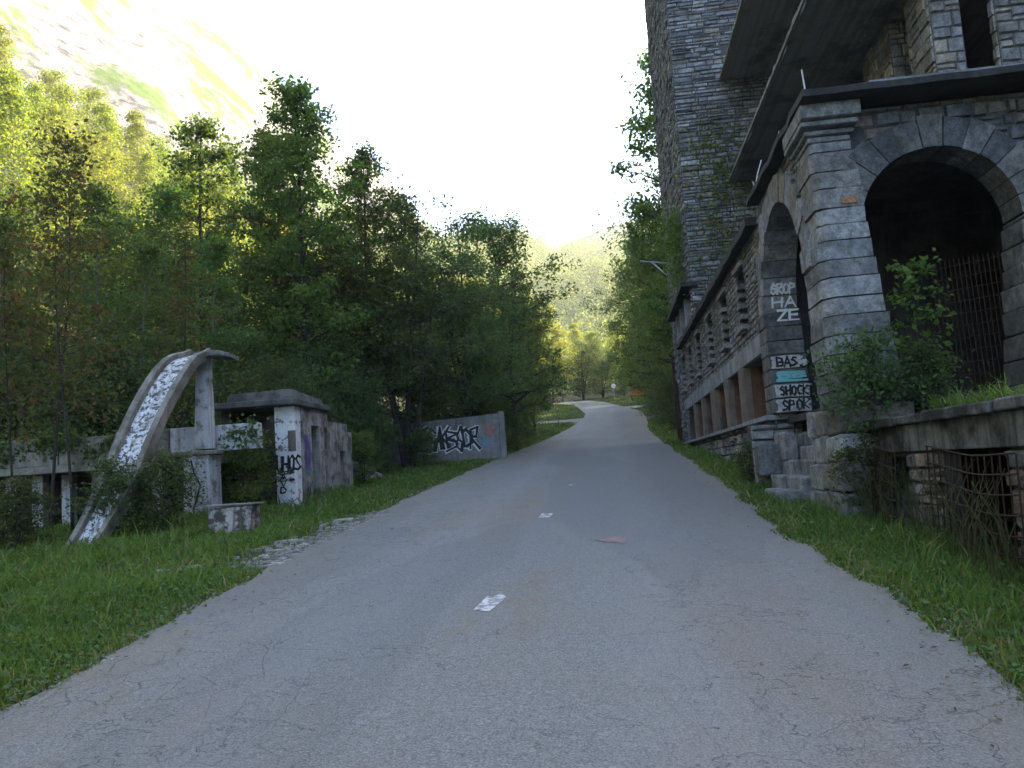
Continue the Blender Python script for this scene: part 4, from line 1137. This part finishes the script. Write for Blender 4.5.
PROTO = {}
def proto(key, leafmat='leaf', **kw):
    trunk, v, q, cc, bark = tree_proto(**kw)
    PROTO[key] = dict(trunk=trunk, v=v, q=q, cc=cc, bark=bark, lm=leafmat, H=kw['H'], made=None)
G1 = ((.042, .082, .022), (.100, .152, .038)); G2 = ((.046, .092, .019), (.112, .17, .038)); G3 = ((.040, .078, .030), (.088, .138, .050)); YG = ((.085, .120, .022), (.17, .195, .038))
proto('ash', seed=11, H=13.0, Rc=2.9, base=.16, nl=54, leaves=17000, leaf=.145, shape='spire', cols=G2, clump=.24, up=50, gappy=.12)
proto('ash_thin', seed=12, H=12.5, Rc=2.8, base=.22, nl=42, leaves=12000, leaf=.145, shape='spire', cols=G1, clump=.22, up=40, gappy=.25)
proto('broad', seed=21, H=11.0, Rc=3.3, base=.15, nl=46, leaves=15000, leaf=.14, shape='round', cols=G1, clump=.30, up=45)
proto('broad_loose', seed=22, H=10.5, Rc=3.5, base=.15, nl=46, leaves=15000, leaf=.14, shape='round', cols=G3, clump=.26, up=40, gappy=.15, accent=((.13, .075, .035), .04))
proto('stems', seed=31, H=9.4, Rc=3.9, base=.22, nl=52, leaves=19000, leaf=.13, shape='round', stems=4, cols=G3, clump=.27, r0=.2, up=35, gappy=.24)
proto('slender', seed=41, H=9.0, Rc=1.7, base=.12, nl=34, leaves=6500, leaf=.12, shape='round', cols=G1, clump=.24, up=65, bark='palebark', r0=.06, gappy=.15, accent=((.12, .065, .025), .06))
proto('wispy', seed=42, H=7.0, Rc=.9, base=.3, nl=20, leaves=1700, leaf=.10, shape='round', cols=((.05, .07, .025), (.08, .10, .03)), clump=.26, bark='bark', r0=.03, up=75, gappy=.3, accent=((.14, .075, .03), .15))
proto('shrub', seed=51, H=2.3, Rc=1.25, base=.05, nl=34, leaves=5200, leaf=.085, shape='round', stems=5, cols=G1, clump=.2, r0=.06, up=50)
proto('shrub_dark', seed=52, H=1.5, Rc=.85, base=.05, nl=26, leaves=3600, leaf=.065, shape='round', stems=4, cols=G3, clump=.15, r0=.04, up=50)
proto('understory', seed=53, H=4.2, Rc=1.9, base=.04, nl=40, leaves=9000, leaf=.10, shape='round', stems=4, cols=G3, clump=.30, r0=.09, up=45)
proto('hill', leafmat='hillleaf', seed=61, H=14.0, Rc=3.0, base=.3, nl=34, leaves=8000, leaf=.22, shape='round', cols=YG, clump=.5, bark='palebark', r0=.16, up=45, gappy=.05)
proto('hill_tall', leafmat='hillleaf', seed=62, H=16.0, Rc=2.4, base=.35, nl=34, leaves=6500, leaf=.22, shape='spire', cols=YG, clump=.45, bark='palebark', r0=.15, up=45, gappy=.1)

def plant(key, name, label, cat, x, y, s=1.0, rz=None, group=None, z=None, sz=None, dz=0.0):
    p = PROTO[key]
    if rz is None: rz = random.uniform(0, 6.28)
    zz = (float(gz(x, y)) if z is None else z) + dz
    root = empty(name, label, cat, group, (x, y, zz), rz, (s, s, s * (sz or 1.0)))
    if p['made'] is None:
        t = p['trunk'].build('trunk', M[p['bark']], root, smooth=True)
        c = np_mesh('crown' if cat == 'tree' else 'foliage', p['v'], p['q'], p['cc'], M[p['lm']], root)
        if cat != 'tree': t.name = 'stems'
        p['made'] = (t, c)
    else:
        for src, nm in zip(p['made'], ('trunk', 'crown') if cat == 'tree' else ('stems', 'foliage')):
            d_ = src.copy(); d_.name = nm; d_.parent = root; col.objects.link(d_)
    return root

# big trees of the wood on the road's open side: (kind, x, y, scale, label)
T_ = 'tree'
plant('ash', 'ash_tree', 'tallest ash with a narrow dark spire rising above the slide and shed', T_, -9.3, 24.0, 1.0, .4)
plant('ash', 'ash_tree', 'shorter twin ash spire growing just behind the tallest ash', T_, -10.9, 25.6, .93, 2.6)
plant('ash_thin', 'ash_tree', 'ash with a rounded, sunlit and thinning top above the slide canopy', T_, -14.2, 27.0, 1.08, 1.2)
plant('ash_thin', 'ash_tree', 'thin ragged ash with open sky between its upper twigs, beyond the tallest ash', T_, -8.6, 28.5, .98, 3.3)
plant('ash_thin', 'ash_tree', 'lower ragged ash with gaps, between the thin ash and the many-stemmed tree', T_, -7.9, 31.5, .88, 5.0)
plant('stems', 'many_stemmed_tree', 'dark many-stemmed tree whose stems stand in front of the graffitied wall', T_, -7.0, 27.4, 1.02, .7)
plant('stems', 'many_stemmed_tree', 'bluish many-stemmed tree crown above the middle of the graffitied wall', T_, -5.3, 32.0, 1.0, 2.2)
plant('broad_loose', 'maple_tree', 'loose maple with browning outer leaves hanging over the road past the graffitied wall', T_, -4.6, 37.0, 1.04, 1.1)
plant('broad_loose', 'maple_tree', 'smaller maple beyond the loose browning maple, closer to the side road', T_, -4.9, 43.0, .86, 4.0)
plant('broad', 'broadleaf_tree', 'dense broad tree between the sunlit-topped ash and the tallest ash', T_, -12.8, 30.0, .85, 0)
plant('broad', 'broadleaf_tree', 'dense dark broad tree directly behind the concrete shed', T_, -9.4, 26.8, .80, 2)
plant('broad_loose', 'broadleaf_tree', 'loose broad tree behind the far end of the shed', T_, -11.3, 33.5, .8, 4)
plant('slender', 'slender_tree', 'slender pale-stemmed tree with rusty leaves left of the slide top', T_, -14.9, 22.0, 1.05, 1)
plant('slender', 'slender_tree', 'slender tree overlapping the sunlit-topped ash, nearer the pavilion', T_, -14.2, 24.3, 1.12, 3)
plant('slender', 'slender_tree', 'slender pale-stemmed tree at the edge of the photo above the pavilion', T_, -18.0, 22.5, 1.1, 5)
plant('slender', 'slender_tree', 'short slender tree rising directly behind the slide canopy', T_, -10.4, 20.3, .78, 2)
g_wood = 'trees filling the wood behind the ruins'
lab_wood = 'dark leafy tree in the shaded wood behind the pavilion and the shed'
for i, (k, x, y, s) in enumerate([('slender', -12.6, 20.5, .8), ('broad', -17.5, 27, .9), ('broad_loose', -21.5, 29, .9), ('broad_loose', -22.5, 25, .95), ('broad_loose', -16.5, 31.5, .9), ('broad_loose', -11.0, 37, .8), ('slender', -7.8, 38, .9), ('slender', -20.5, 20.5, .95), ('broad_loose', -26, 28, .95), ('slender', -16.3, 19.6, .9), ('slender', -6.3, 41, .95), ('slender', -9.5, 42, .9)]):
    plant(k, 'wood_tree', lab_wood, T_, x, y, s, None, g_wood)
# understory
lab_us = 'dark bushy undergrowth shrub below the wood behind the ruins'
for (x, y, s) in [(-9.0, 19.6, .85), (-10.7, 19.5, .95), (-12.3, 19.2, 1.0), (-13.9, 19.4, 1.0), (-15.6, 19.2, 1.1), (-17.3, 19.4, 1.1), (-8.6, 21.8, .9), (-8.2, 24.8, .8), (-9.6, 22.6, 1.0), (-11.6, 22.6, 1.1), (-9.8, 28.6, .8), (-7.4, 33.6, .95), (-5.7, 35, .9), (-5.0, 40.5, .95), (-5.4, 46, 1.0), (-6.5, 50, 1.1), (-16.5, 24, 1.0), (-19, 25, 1.0), (-19.5, 19.6, 1.0), (-5.2, 33.0, .6), (-4.6, 36.0, .55)]:
    plant('understory', 'understory_shrub', lab_us, 'shrub', x, y, s, None, 'undergrowth shrubs of the wood')
# trees along the far road
plant('broad', 'broadleaf_tree', 'dark broad tree at the road edge just before the side road', T_, -5.6, 54, .85, 1)
plant('broad_loose', 'broadleaf_tree', 'sunlit yellow-green tree standing at the mouth of the side road', T_, -6.0, 63, .85, 2)
lab_sl = 'sunlit yellow-green tree lining the far road beyond the side road'
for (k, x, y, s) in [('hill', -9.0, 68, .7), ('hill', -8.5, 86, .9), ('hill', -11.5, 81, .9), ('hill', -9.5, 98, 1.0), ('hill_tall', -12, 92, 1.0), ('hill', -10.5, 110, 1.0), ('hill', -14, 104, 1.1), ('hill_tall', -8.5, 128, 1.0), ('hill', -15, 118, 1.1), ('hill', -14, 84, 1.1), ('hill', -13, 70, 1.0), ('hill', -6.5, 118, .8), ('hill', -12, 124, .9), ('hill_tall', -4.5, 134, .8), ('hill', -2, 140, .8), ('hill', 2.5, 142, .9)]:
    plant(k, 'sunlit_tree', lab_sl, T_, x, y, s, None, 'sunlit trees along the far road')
plant('understory', 'roadside_bush', 'rounded dark green bush closing the view at the end of the road', 'bush', -3.6, 123, 2.1, 1)
plant('understory', 'roadside_bush', 'lower dark bush beside the rounded bush at the end of the road', 'bush', -.6, 126, 1.7, 2)
plant('understory', 'roadside_bush', 'brownish low scrub on the inside of the far bend', 'bush', -8.6, 104, .6, 2)
plant('understory', 'roadside_bush', 'low dark scrub where the road disappears behind the bend', 'bush', -9.9, 111, .8, 4)
for (x, y, s) in [(9, 118, 1.2), (7.5, 108, 1.1), (7, 99, 1.1), (9, 92, 1.2), (13, 124, 1.3), (15, 112, 1.2), (11, 131, 1.3), (17, 136, 1.3), (12, 104, 1.2), (20, 122, 1.3)]:  # added out of sight to keep the sun off the road bend
    plant('broad', 'wood_tree', 'leafy tree added on the hidden bank to shade the road bend', T_, x, y, s, None, 'added shade trees on the hidden bank')
# trees beyond the tower
plant('broad', 'broadleaf_tree', 'dark broad tree half hidden behind the far edge of the stone tower', T_, 4.6, 47, 1.4, 1)
plant('broad', 'broadleaf_tree', 'dark broad tree leaning over the road past the stone tower', T_, 4.6, 58, 1.35, 3)
plant('broad_loose', 'broadleaf_tree', 'tree with golden sunlit edge on the tower side of the far road', T_, 4.5, 73, 1.5, 2)
plant('broad', 'broadleaf_tree', 'broad dark tree whose crown hangs over the road above the orange board', T_, 4.4, 83, 1.3, 5)
plant('broad', 'broadleaf_tree', 'broad dark tree between the leaning tree and the golden edged tree', T_, 4.6, 66, 1.2, 0)
plant('hill', 'broadleaf_tree', 'golden sunlit tree above the white road sign', T_, 5.4, 101, .95, 3)
plant('hill', 'broadleaf_tree', 'yellow-green tree above the orange board', T_, 7.4, 115, 1.0, 1)
plant('ash_thin', 'overhanging_tree', 'tall thin tree with sparse branches showing against the sky beside the tower', T_, 4.6, 43, 1.75, .8)
for (x, y, s) in [(3.7, 39, .9), (4.0, 51, 1.1), (4.9, 64, 1.1), (4.7, 78, 1.2)]:
    plant('understory', 'roadside_bush', 'dark bush crowding the verge beyond the stone tower', 'bush', x, y, s, None, 'bushes on the verge beyond the tower')
for (x, y, s) in [(5.4, 118, 1.0), (8, 110, 1.2), (2.6, 122, 1.1)]:
    plant('understory', 'roadside_bush', 'green bush on the bank behind the signs at the far bend', 'bush', x, y, s, None, 'bushes on the far bank')

# shrubs among the ruins
plant('shrub_dark', 'shrub', 'low dark shrub with bare stems at the foot of the pavilion posts', 'shrub', -9.3, 11.6, .75, 0)
plant('shrub_dark', 'shrub', 'small dark shrub beside the low dark shrub near the slide foot', 'shrub', -9.75, 11.9, .6, 2)
plant('shrub', 'shrub', 'leafy dark bush between the slide post and the shed pillar', 'shrub', -7.4, 15.45, .72, 1)
plant('shrub_dark', 'shrub', 'dark bush filling the doorway of the shed', 'shrub', -7.75, 16.5, 1.1, 4)
plant('shrub_dark', 'shrub', 'straggly bush growing through the lower half of the white slide', 'shrub', -7.5, 12.85, .95, 3)
plant('shrub_dark', 'shrub', 'straggly bush covering part of the white slide above its foot', 'shrub', -8.25, 12.5, .9, 5)
plant('shrub', 'shrub', 'bush at the far end of the shed wall', 'shrub', -6.7, 21.2, .62, 1)
plant('shrub', 'shrub', 'bush below the graffitied wall at the foot of the dark stems', 'shrub', -6.4, 27.2, .6, 3)
plant('shrub', 'shrub', 'dark bush between the tilted slab and the graffitied wall', 'shrub', -7.8, 25.8, .8, 5)
plant('shrub', 'shrub', 'bush against the road end of the graffitied wall', 'shrub', -4.5, 31.4, .6, 2)
plant('wispy', 'sapling', 'thin pale sapling with rusty leaves in front of the pavilion parapet', 'sapling', -9.5, 13.0, .95, 1)
plant('wispy', 'sapling', 'leaning pale sapling at the edge of the photo before the pavilion', 'sapling', -10.9, 13.4, .8, 2)
plant('wispy', 'sapling', 'tall thin sapling between the two pale saplings', 'sapling', -10.3, 14.0, 1.1, 4)
plant('wispy', 'sapling', 'sparse sapling rising above the parapet beside the slide', 'sapling', -9.1, 16.3, .9, 5)
# vegetation on the building side
plant('shrub_dark', 'shrub', 'dark bush spilling over the terrace wall at the corner pillar', 'shrub', 3.4, 10.85, .95, 1, z=1.7)
plant('shrub_dark', 'shrub', 'bush hanging in front of the corner pillar foot', 'shrub', 3.3, 10.8, .72, 3, z=.8)
plant('shrub_dark', 'shrub', 'bush on the terrace just inside the front arch', 'shrub', 4.05, 10.9, .7, 5, z=1.9)
plant('shrub_dark', 'shrub', 'low bush on the verge beside the bottom stone step', 'shrub', 2.65, 15.8, .55, 2)
proto('sprig', seed=71, H=2.3, Rc=.42, base=.25, nl=16, leaves=420, leaf=.11, shape='round', cols=G2, clump=.09, bark='bark', r0=.016, up=35)
plant('sprig', 'sapling', 'young leafy sapling standing on the terrace against the dark front arch', 'sapling', 4.08, 10.95, .95, .5, z=1.9)

# ivy on the tower's near face and corner
def ivy(name, label, pts, n, size, seed, cols=G2, spread=.3, nrm=None):
    r = np.random.default_rng(seed)
    P = np.array(pts); C = P[r.integers(0, len(P), n)] + r.normal(size=(n, 3)) * np.array(spread)
    if nrm == 'y': C[:, 1] = TY0 - .06 - np.abs(r.normal(size=n)) * .08
    v, q = leaf_quads(C, size, .7, .1, seed)
    cc = np.array(cols[0]) + (np.array(cols[1]) - np.array(cols[0])) * r.random((n, 1)); cc *= r.uniform(.7, 1.3, (n, 1))
    o_ = np_mesh(name, v, q, cc, M['leaf']); return tag(o_, label, 'creeper')
pts = []
for k in range(46):
    x = random.uniform(3.5, 5.0); z = random.uniform(7.5, 13.0); pts.append((x, 27.4, z))
ivy('creeper', 'sparse green creeper clinging to the near face of the stone tower', pts, 1500, .11, 5, YG, (.45, .02, .6), 'y')
pts = [(X0 - .25, random.uniform(27.6, 31), random.uniform(8.3, 10.6)) for k in range(16)]
ivy('creeper', 'bushy green creeper bulging from the road corner of the stone tower', pts, 2600, .10, 6, G2, (.22, .35, .35))

pts = [(random.uniform(-13.5, -8.8), 14.72, 2.86 - abs(random.gauss(0, .22))) for k in range(40)] + [(random.uniform(-7.4, -6.7), 14.72, 2.8 - abs(random.gauss(0, .2))) for k in range(6)]
ivy('creeper', 'straggling creeper hanging over the parapet of the ruined pavilion', pts, 2600, .075, 12, G1, (.16, .05, .12))
# hillside wood
gh = 'trees of the sunlit hillside wood'; lab_h = 'sunlit yellow-green tree of the hillside wood above the shaded trees'
hp = []
for i in range(400):
    x = random.uniform(-66, -27); y = random.uniform(26, 130)
    if x / y < -1.05 or any((x - a) ** 2 + (y - b) ** 2 < 16 for a, b in hp): continue
    hp.append((x, y))
    if len(hp) >= 110: break
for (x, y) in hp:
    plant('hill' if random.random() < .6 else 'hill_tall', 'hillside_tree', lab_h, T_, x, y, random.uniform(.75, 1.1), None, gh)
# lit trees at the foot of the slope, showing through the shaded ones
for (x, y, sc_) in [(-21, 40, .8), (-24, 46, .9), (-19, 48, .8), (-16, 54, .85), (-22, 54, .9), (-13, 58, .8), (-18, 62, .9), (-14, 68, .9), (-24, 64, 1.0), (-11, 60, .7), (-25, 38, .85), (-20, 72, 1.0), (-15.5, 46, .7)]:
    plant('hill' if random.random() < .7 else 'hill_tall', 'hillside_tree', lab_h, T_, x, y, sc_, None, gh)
# the farther wood as one mass of crowns
def far_forest():
    r = np.random.default_rng(99); n = 2600
    y = 135 + r.random(n) ** 1.3 * 420; x = r.uniform(-75, 70, n)
    on = (np.abs(x + 3) > 9) | (y > 150); x, y = x[on], y[on]
    z = gz(x, y); per = 130
    H = r.uniform(7, 13, len(x))
    ci = np.repeat(np.arange(len(x)), per)
    u = r.normal(size=(len(ci), 3)); u /= np.linalg.norm(u, axis=1)[:, None]; u *= r.random((len(ci), 1)) ** .4
    C = np.stack([x[ci], y[ci], z[ci] + H[ci] * .55], 1) + u * np.stack([H[ci] * .3, H[ci] * .3, H[ci] * .5], 1)
    v, q = leaf_quads(C, .62, .8, .2, 3)
    cc = np.array([.055, .075, .034]) + np.array([.05, .05, .02]) * r.random((len(x), 1))[ci]
    cc *= r.uniform(.7, 1.3, (len(ci), 1))
    o_ = np_mesh('far_forest', v, q, cc, M['hillleaf'])
    tag(o_, 'pale sunlit forest covering the head of the valley far up the road', 'forest', kind='stuff')
far_forest()

# ------------------------------------------------------------------ grass
def grass():
    r = np.random.default_rng(5)
    def patch(n, x0, x1, y0, y1, pw=1.0):
        y = y0 + (y1 - y0) * r.random(n) ** pw; x = r.uniform(x0, x1, n); return x, y
    xs, ys_ = [], []
    for (n, x0, x1, y0, y1) in [(52000, -8.2, -3.5, 3.2, 9), (52000, -10.5, -3.5, 8, 15), (30000, -9.5, -3.8, 14, 26), (16000, -8.5, -3.3, 25, 48), (12000, -9, -2, 48, 74), (26000, 1.7, 3.5, 3.6, 9), (26000, 1.7, 3.4, 8, 16), (18000, 1.9, 3.2, 15, 34), (9000, 2.0, 4.5, 33, 70), (9000, -13, -2.2, 78, 113), (12000, -3.0, 8, 78, 128), (1300, 3.75, 6, 6.5, 11.2)]:
        a, b = patch(n, x0, x1, y0, y1); xs.append(a); ys_.append(b)
    x = np.concatenate(xs); y = np.concatenate(ys_)
    l, rr = road_edges(y)
    terr = (x > 3.43) & (y < 11.3)
    e = r.random(len(x)) * .08
    bl = np.interp(y, [80, 85, 90, 98, 107, 113, 116], [-2.4, -2.35, -2.85, -3.6, -4.6, -6.8, -12]); br = np.interp(y, [80, 85, 90.5, 100, 109, 117.5, 122], [3.35, 3.2, 2.4, 1.0, -.3, -2.6, -9])
    l = np.where(y > 80, bl, l); rr = np.where(y > 80, br, rr)
    keep = (x < l + e) | (x > rr - e)
    keep &= ~((x < -2.2) & (y > 70) & (y < 78) & (np.abs(y - 75.5) < 2.6))
    keep &= ~((x > 1.5) & (y > 91) & (y < 94.5))
    # thin over the stony strip at the road edge
    keep &= ~((x > -5.0) & (x < -4.1) & (y > 9.6) & (y < 14.5) & (r.random(len(x)) < .78))
    keep &= ~((x > -8.6) & (x < -6.7) & (y > 16.7) & (y < 20.5)) & ~((x > 2.5) & (y > 12.8) & (y < 15.3) & (r.random(len(x)) < .8))
    keep &= ~((x > 3.1) & (y > 11.2) & (y < 36))
    cl = wob(x, y, 1.1, 3.) + .6 * wob(x, y, 3.1, 8.)
    keep &= r.random(len(x)) < np.clip(.75 + .4 * cl, .25, 1)
    x, y, cl, terr = x[keep], y[keep], cl[keep], terr[keep]
    z = np.where(terr, 1.92, gz(x, y)) - .02
    n = len(x)
    d = np.sqrt(x * x + y * y)
    l, rr = road_edges(y); l = np.where(y > 80, -2.4, l); rr = np.where(y > 80, 3.3, rr)
    de = np.maximum(np.maximum(l - x, x - rr), 0)
    h = (.05 + .10 * r.random(n) ** 1.5 + .05 * np.clip(cl, -.5, 1)) * (.55 + .75 * np.clip(de / .8, 0, 1))
    right = x > 0
    h *= np.where(right, 1.5, 1.0) * (.75 + .5 * r.random(n) ** 3) * np.where(r.random(n) < .02, 1.9, 1)
    h *= np.where((x < -6.6) & (y < 20), 1.7, 1)
    h = np.clip(h * .85, .03, .45)
    w = (.007 + .0011 * d) * r.uniform(.7, 1.3, n)
    a = r.uniform(0, 6.283, n); lean = h * r.uniform(.15, .9, n); la = r.uniform(0, 6.283, n)
    s = np.stack([np.cos(a), np.sin(a), a * 0], 1) * (w / 2)[:, None]
    P = np.stack([x, y, z], 1)
    bend = np.stack([np.cos(la) * lean, np.sin(la) * lean, a * 0], 1)
    up = np.array([0, 0, 1.0])
    m = P + bend * .35 + up * (h * .6)[:, None]; t = P + bend + up * (h * .95)[:, None]
    V = np.stack([P - s, P + s, m + s * .8, m - s * .8, t + s * .12, t - s * .12], 1).reshape(-1, 3)
    b = np.arange(n)[:, None] * 6
    Q = np.concatenate([b + np.array([0, 1, 2, 3]), b + np.array([3, 2, 4, 5])], 0)
    k = np.clip(.5 + .5 * wob(x, y, .8, 2.) + r.normal(size=n) * .18, 0, 1)[:, None]
    cc = np.array([.038, .088, .014]) * (1 - k) + np.array([.105, .175, .030]) * k
    dry = (r.random(n) < np.where(right, .07, .06) * (1 + 2.5 * (de < .25)))[:, None]
    cc = np.where(dry, np.array([.20, .17, .08]), cc) * r.uniform(.75, 1.25, (n, 1))
    # small broad weeds
    wk = r.random(n) < .16
    Cw = P[wk] + up * (h[wk] * r.uniform(.3, .9, wk.sum()))[:, None]
    vw, qw = leaf_quads(np.repeat(Cw, 2, 0) + r.normal(size=(wk.sum() * 2, 3)) * .02, .045, .75, 1.2, 8)
    vw = vw  # leaf size grows a little with distance through the blade widths only
    cw = np.array([.05, .10, .025]) * r.uniform(.7, 1.6, (len(qw), 1))
    Vall = np.concatenate([V, vw]); Qall = np.concatenate([Q, qw + len(V)]); Call = np.concatenate([cc, cc, cw])
    o_ = np_mesh('verge_grass', Vall, Qall, Call, M['grass'])
    tag(o_, 'green grass and weeds growing along both road verges', 'grass', kind='stuff')
grass()
# tall dry stalks below the barred openings
mb = MB()
for i in range(140):
    y = random.uniform(7.0, 11.0); x = random.uniform(3.0, 3.35); z = float(gz(x, y)); h = random.uniform(.4, 1.0)
    a = random.uniform(0, 6.28); b = h * random.uniform(.1, .5)
    c = random.choice([(.13, .11, .06), (.06, .09, .03), (.09, .10, .04)])
    mb.tube([(x, y, z), (x + math.cos(a) * b * .3, y + math.sin(a) * b * .3, z + h * .6), (x + math.cos(a) * b, y + math.sin(a) * b, z + h)], [.006, .005, .003], 3, c, cap=False)
M['stalk'] = mat_leaf('stalk', .2, 0.0)
tag(mb.build('dry_weeds', M['stalk']), 'tall dry weed stalks below the barred cellar openings', 'weeds', kind='stuff')

# ------------------------------------------------------------------ light, sky, camera
SUN_AZ, SUN_EL = R(35), R(25)       # azimuth from +X towards +Y
s = Vector((math.cos(SUN_EL) * math.cos(SUN_AZ), math.cos(SUN_EL) * math.sin(SUN_AZ), math.sin(SUN_EL)))
ld = bpy.data.lights.new('sun', 'SUN'); ld.energy = 5.0; ld.angle = R(.5); ld.color = (1.0, .89, .70)
lo = bpy.data.objects.new('sun', ld); lo.rotation_euler = s.to_track_quat('Z', 'Y').to_euler(); lo.location = s * 300; link(lo)
w = bpy.data.worlds.new('World'); scn.world = w; w.use_nodes = True
nt = w.node_tree; bg = nt.nodes['Background']
sky = nt.nodes.new('ShaderNodeTexSky'); sky.sky_type = 'NISHITA'; sky.sun_disc = False
sky.sun_elevation = SUN_EL; sky.sun_rotation = R(90) - SUN_AZ; sky.altitude = 1000; sky.air_density = .8; sky.dust_density = 3.0; sky.ozone_density = .6
nt.links.new(sky.outputs[0], bg.inputs[0]); bg.inputs[1].default_value = .15

mb = MB(); mb.box(-560, 560, -200, 760, -20, 330)
M['haze'] = bpy.data.materials.new('haze'); M['haze'].use_nodes = True
ht = M['haze'].node_tree; ht.nodes.clear(); ho = ht.nodes.new('ShaderNodeOutputMaterial'); hv = ht.nodes.new('ShaderNodeVolumePrincipled')
hv.inputs['Color'].default_value = (.92, .94, .96, 1); hv.inputs['Density'].default_value = .00032; hv.inputs['Anisotropy'].default_value = .35
ht.links.new(hv.outputs[0], ho.inputs['Volume'])
tag(mb.build('haze', M['haze']), 'thin pale haze filling the valley air', 'haze', kind='stuff')
scn.cycles.volume_bounces = 1

cam = bpy.data.cameras.new('camera'); cam.sensor_width = 36; cam.lens = 800 / 1024 * 36; cam.clip_end = 3000; cam.clip_start = .1
co = bpy.data.objects.new('camera', cam); link(co)
yaw, pitch, roll = .11715933, .10960704, -.062
co.matrix_world = Matrix.Translation((0, 0, 1.6)) @ Matrix.Rotation(yaw, 4, 'Z') @ Matrix.Rotation(math.pi / 2 + pitch, 4, 'X') @ Matrix.Rotation(roll, 4, 'Z')
scn.camera = co
scn.render.engine = 'CYCLES'
scn.cycles.use_denoising = True
scn.cycles.max_bounces = 6; scn.cycles.diffuse_bounces = 4; scn.cycles.transmission_bounces = 4; scn.cycles.transparent_max_bounces = 4
scn.view_settings.view_transform = 'Standard'; scn.view_settings.look = 'None'
scn.view_settings.exposure = 2.62; scn.view_settings.gamma = 1.0
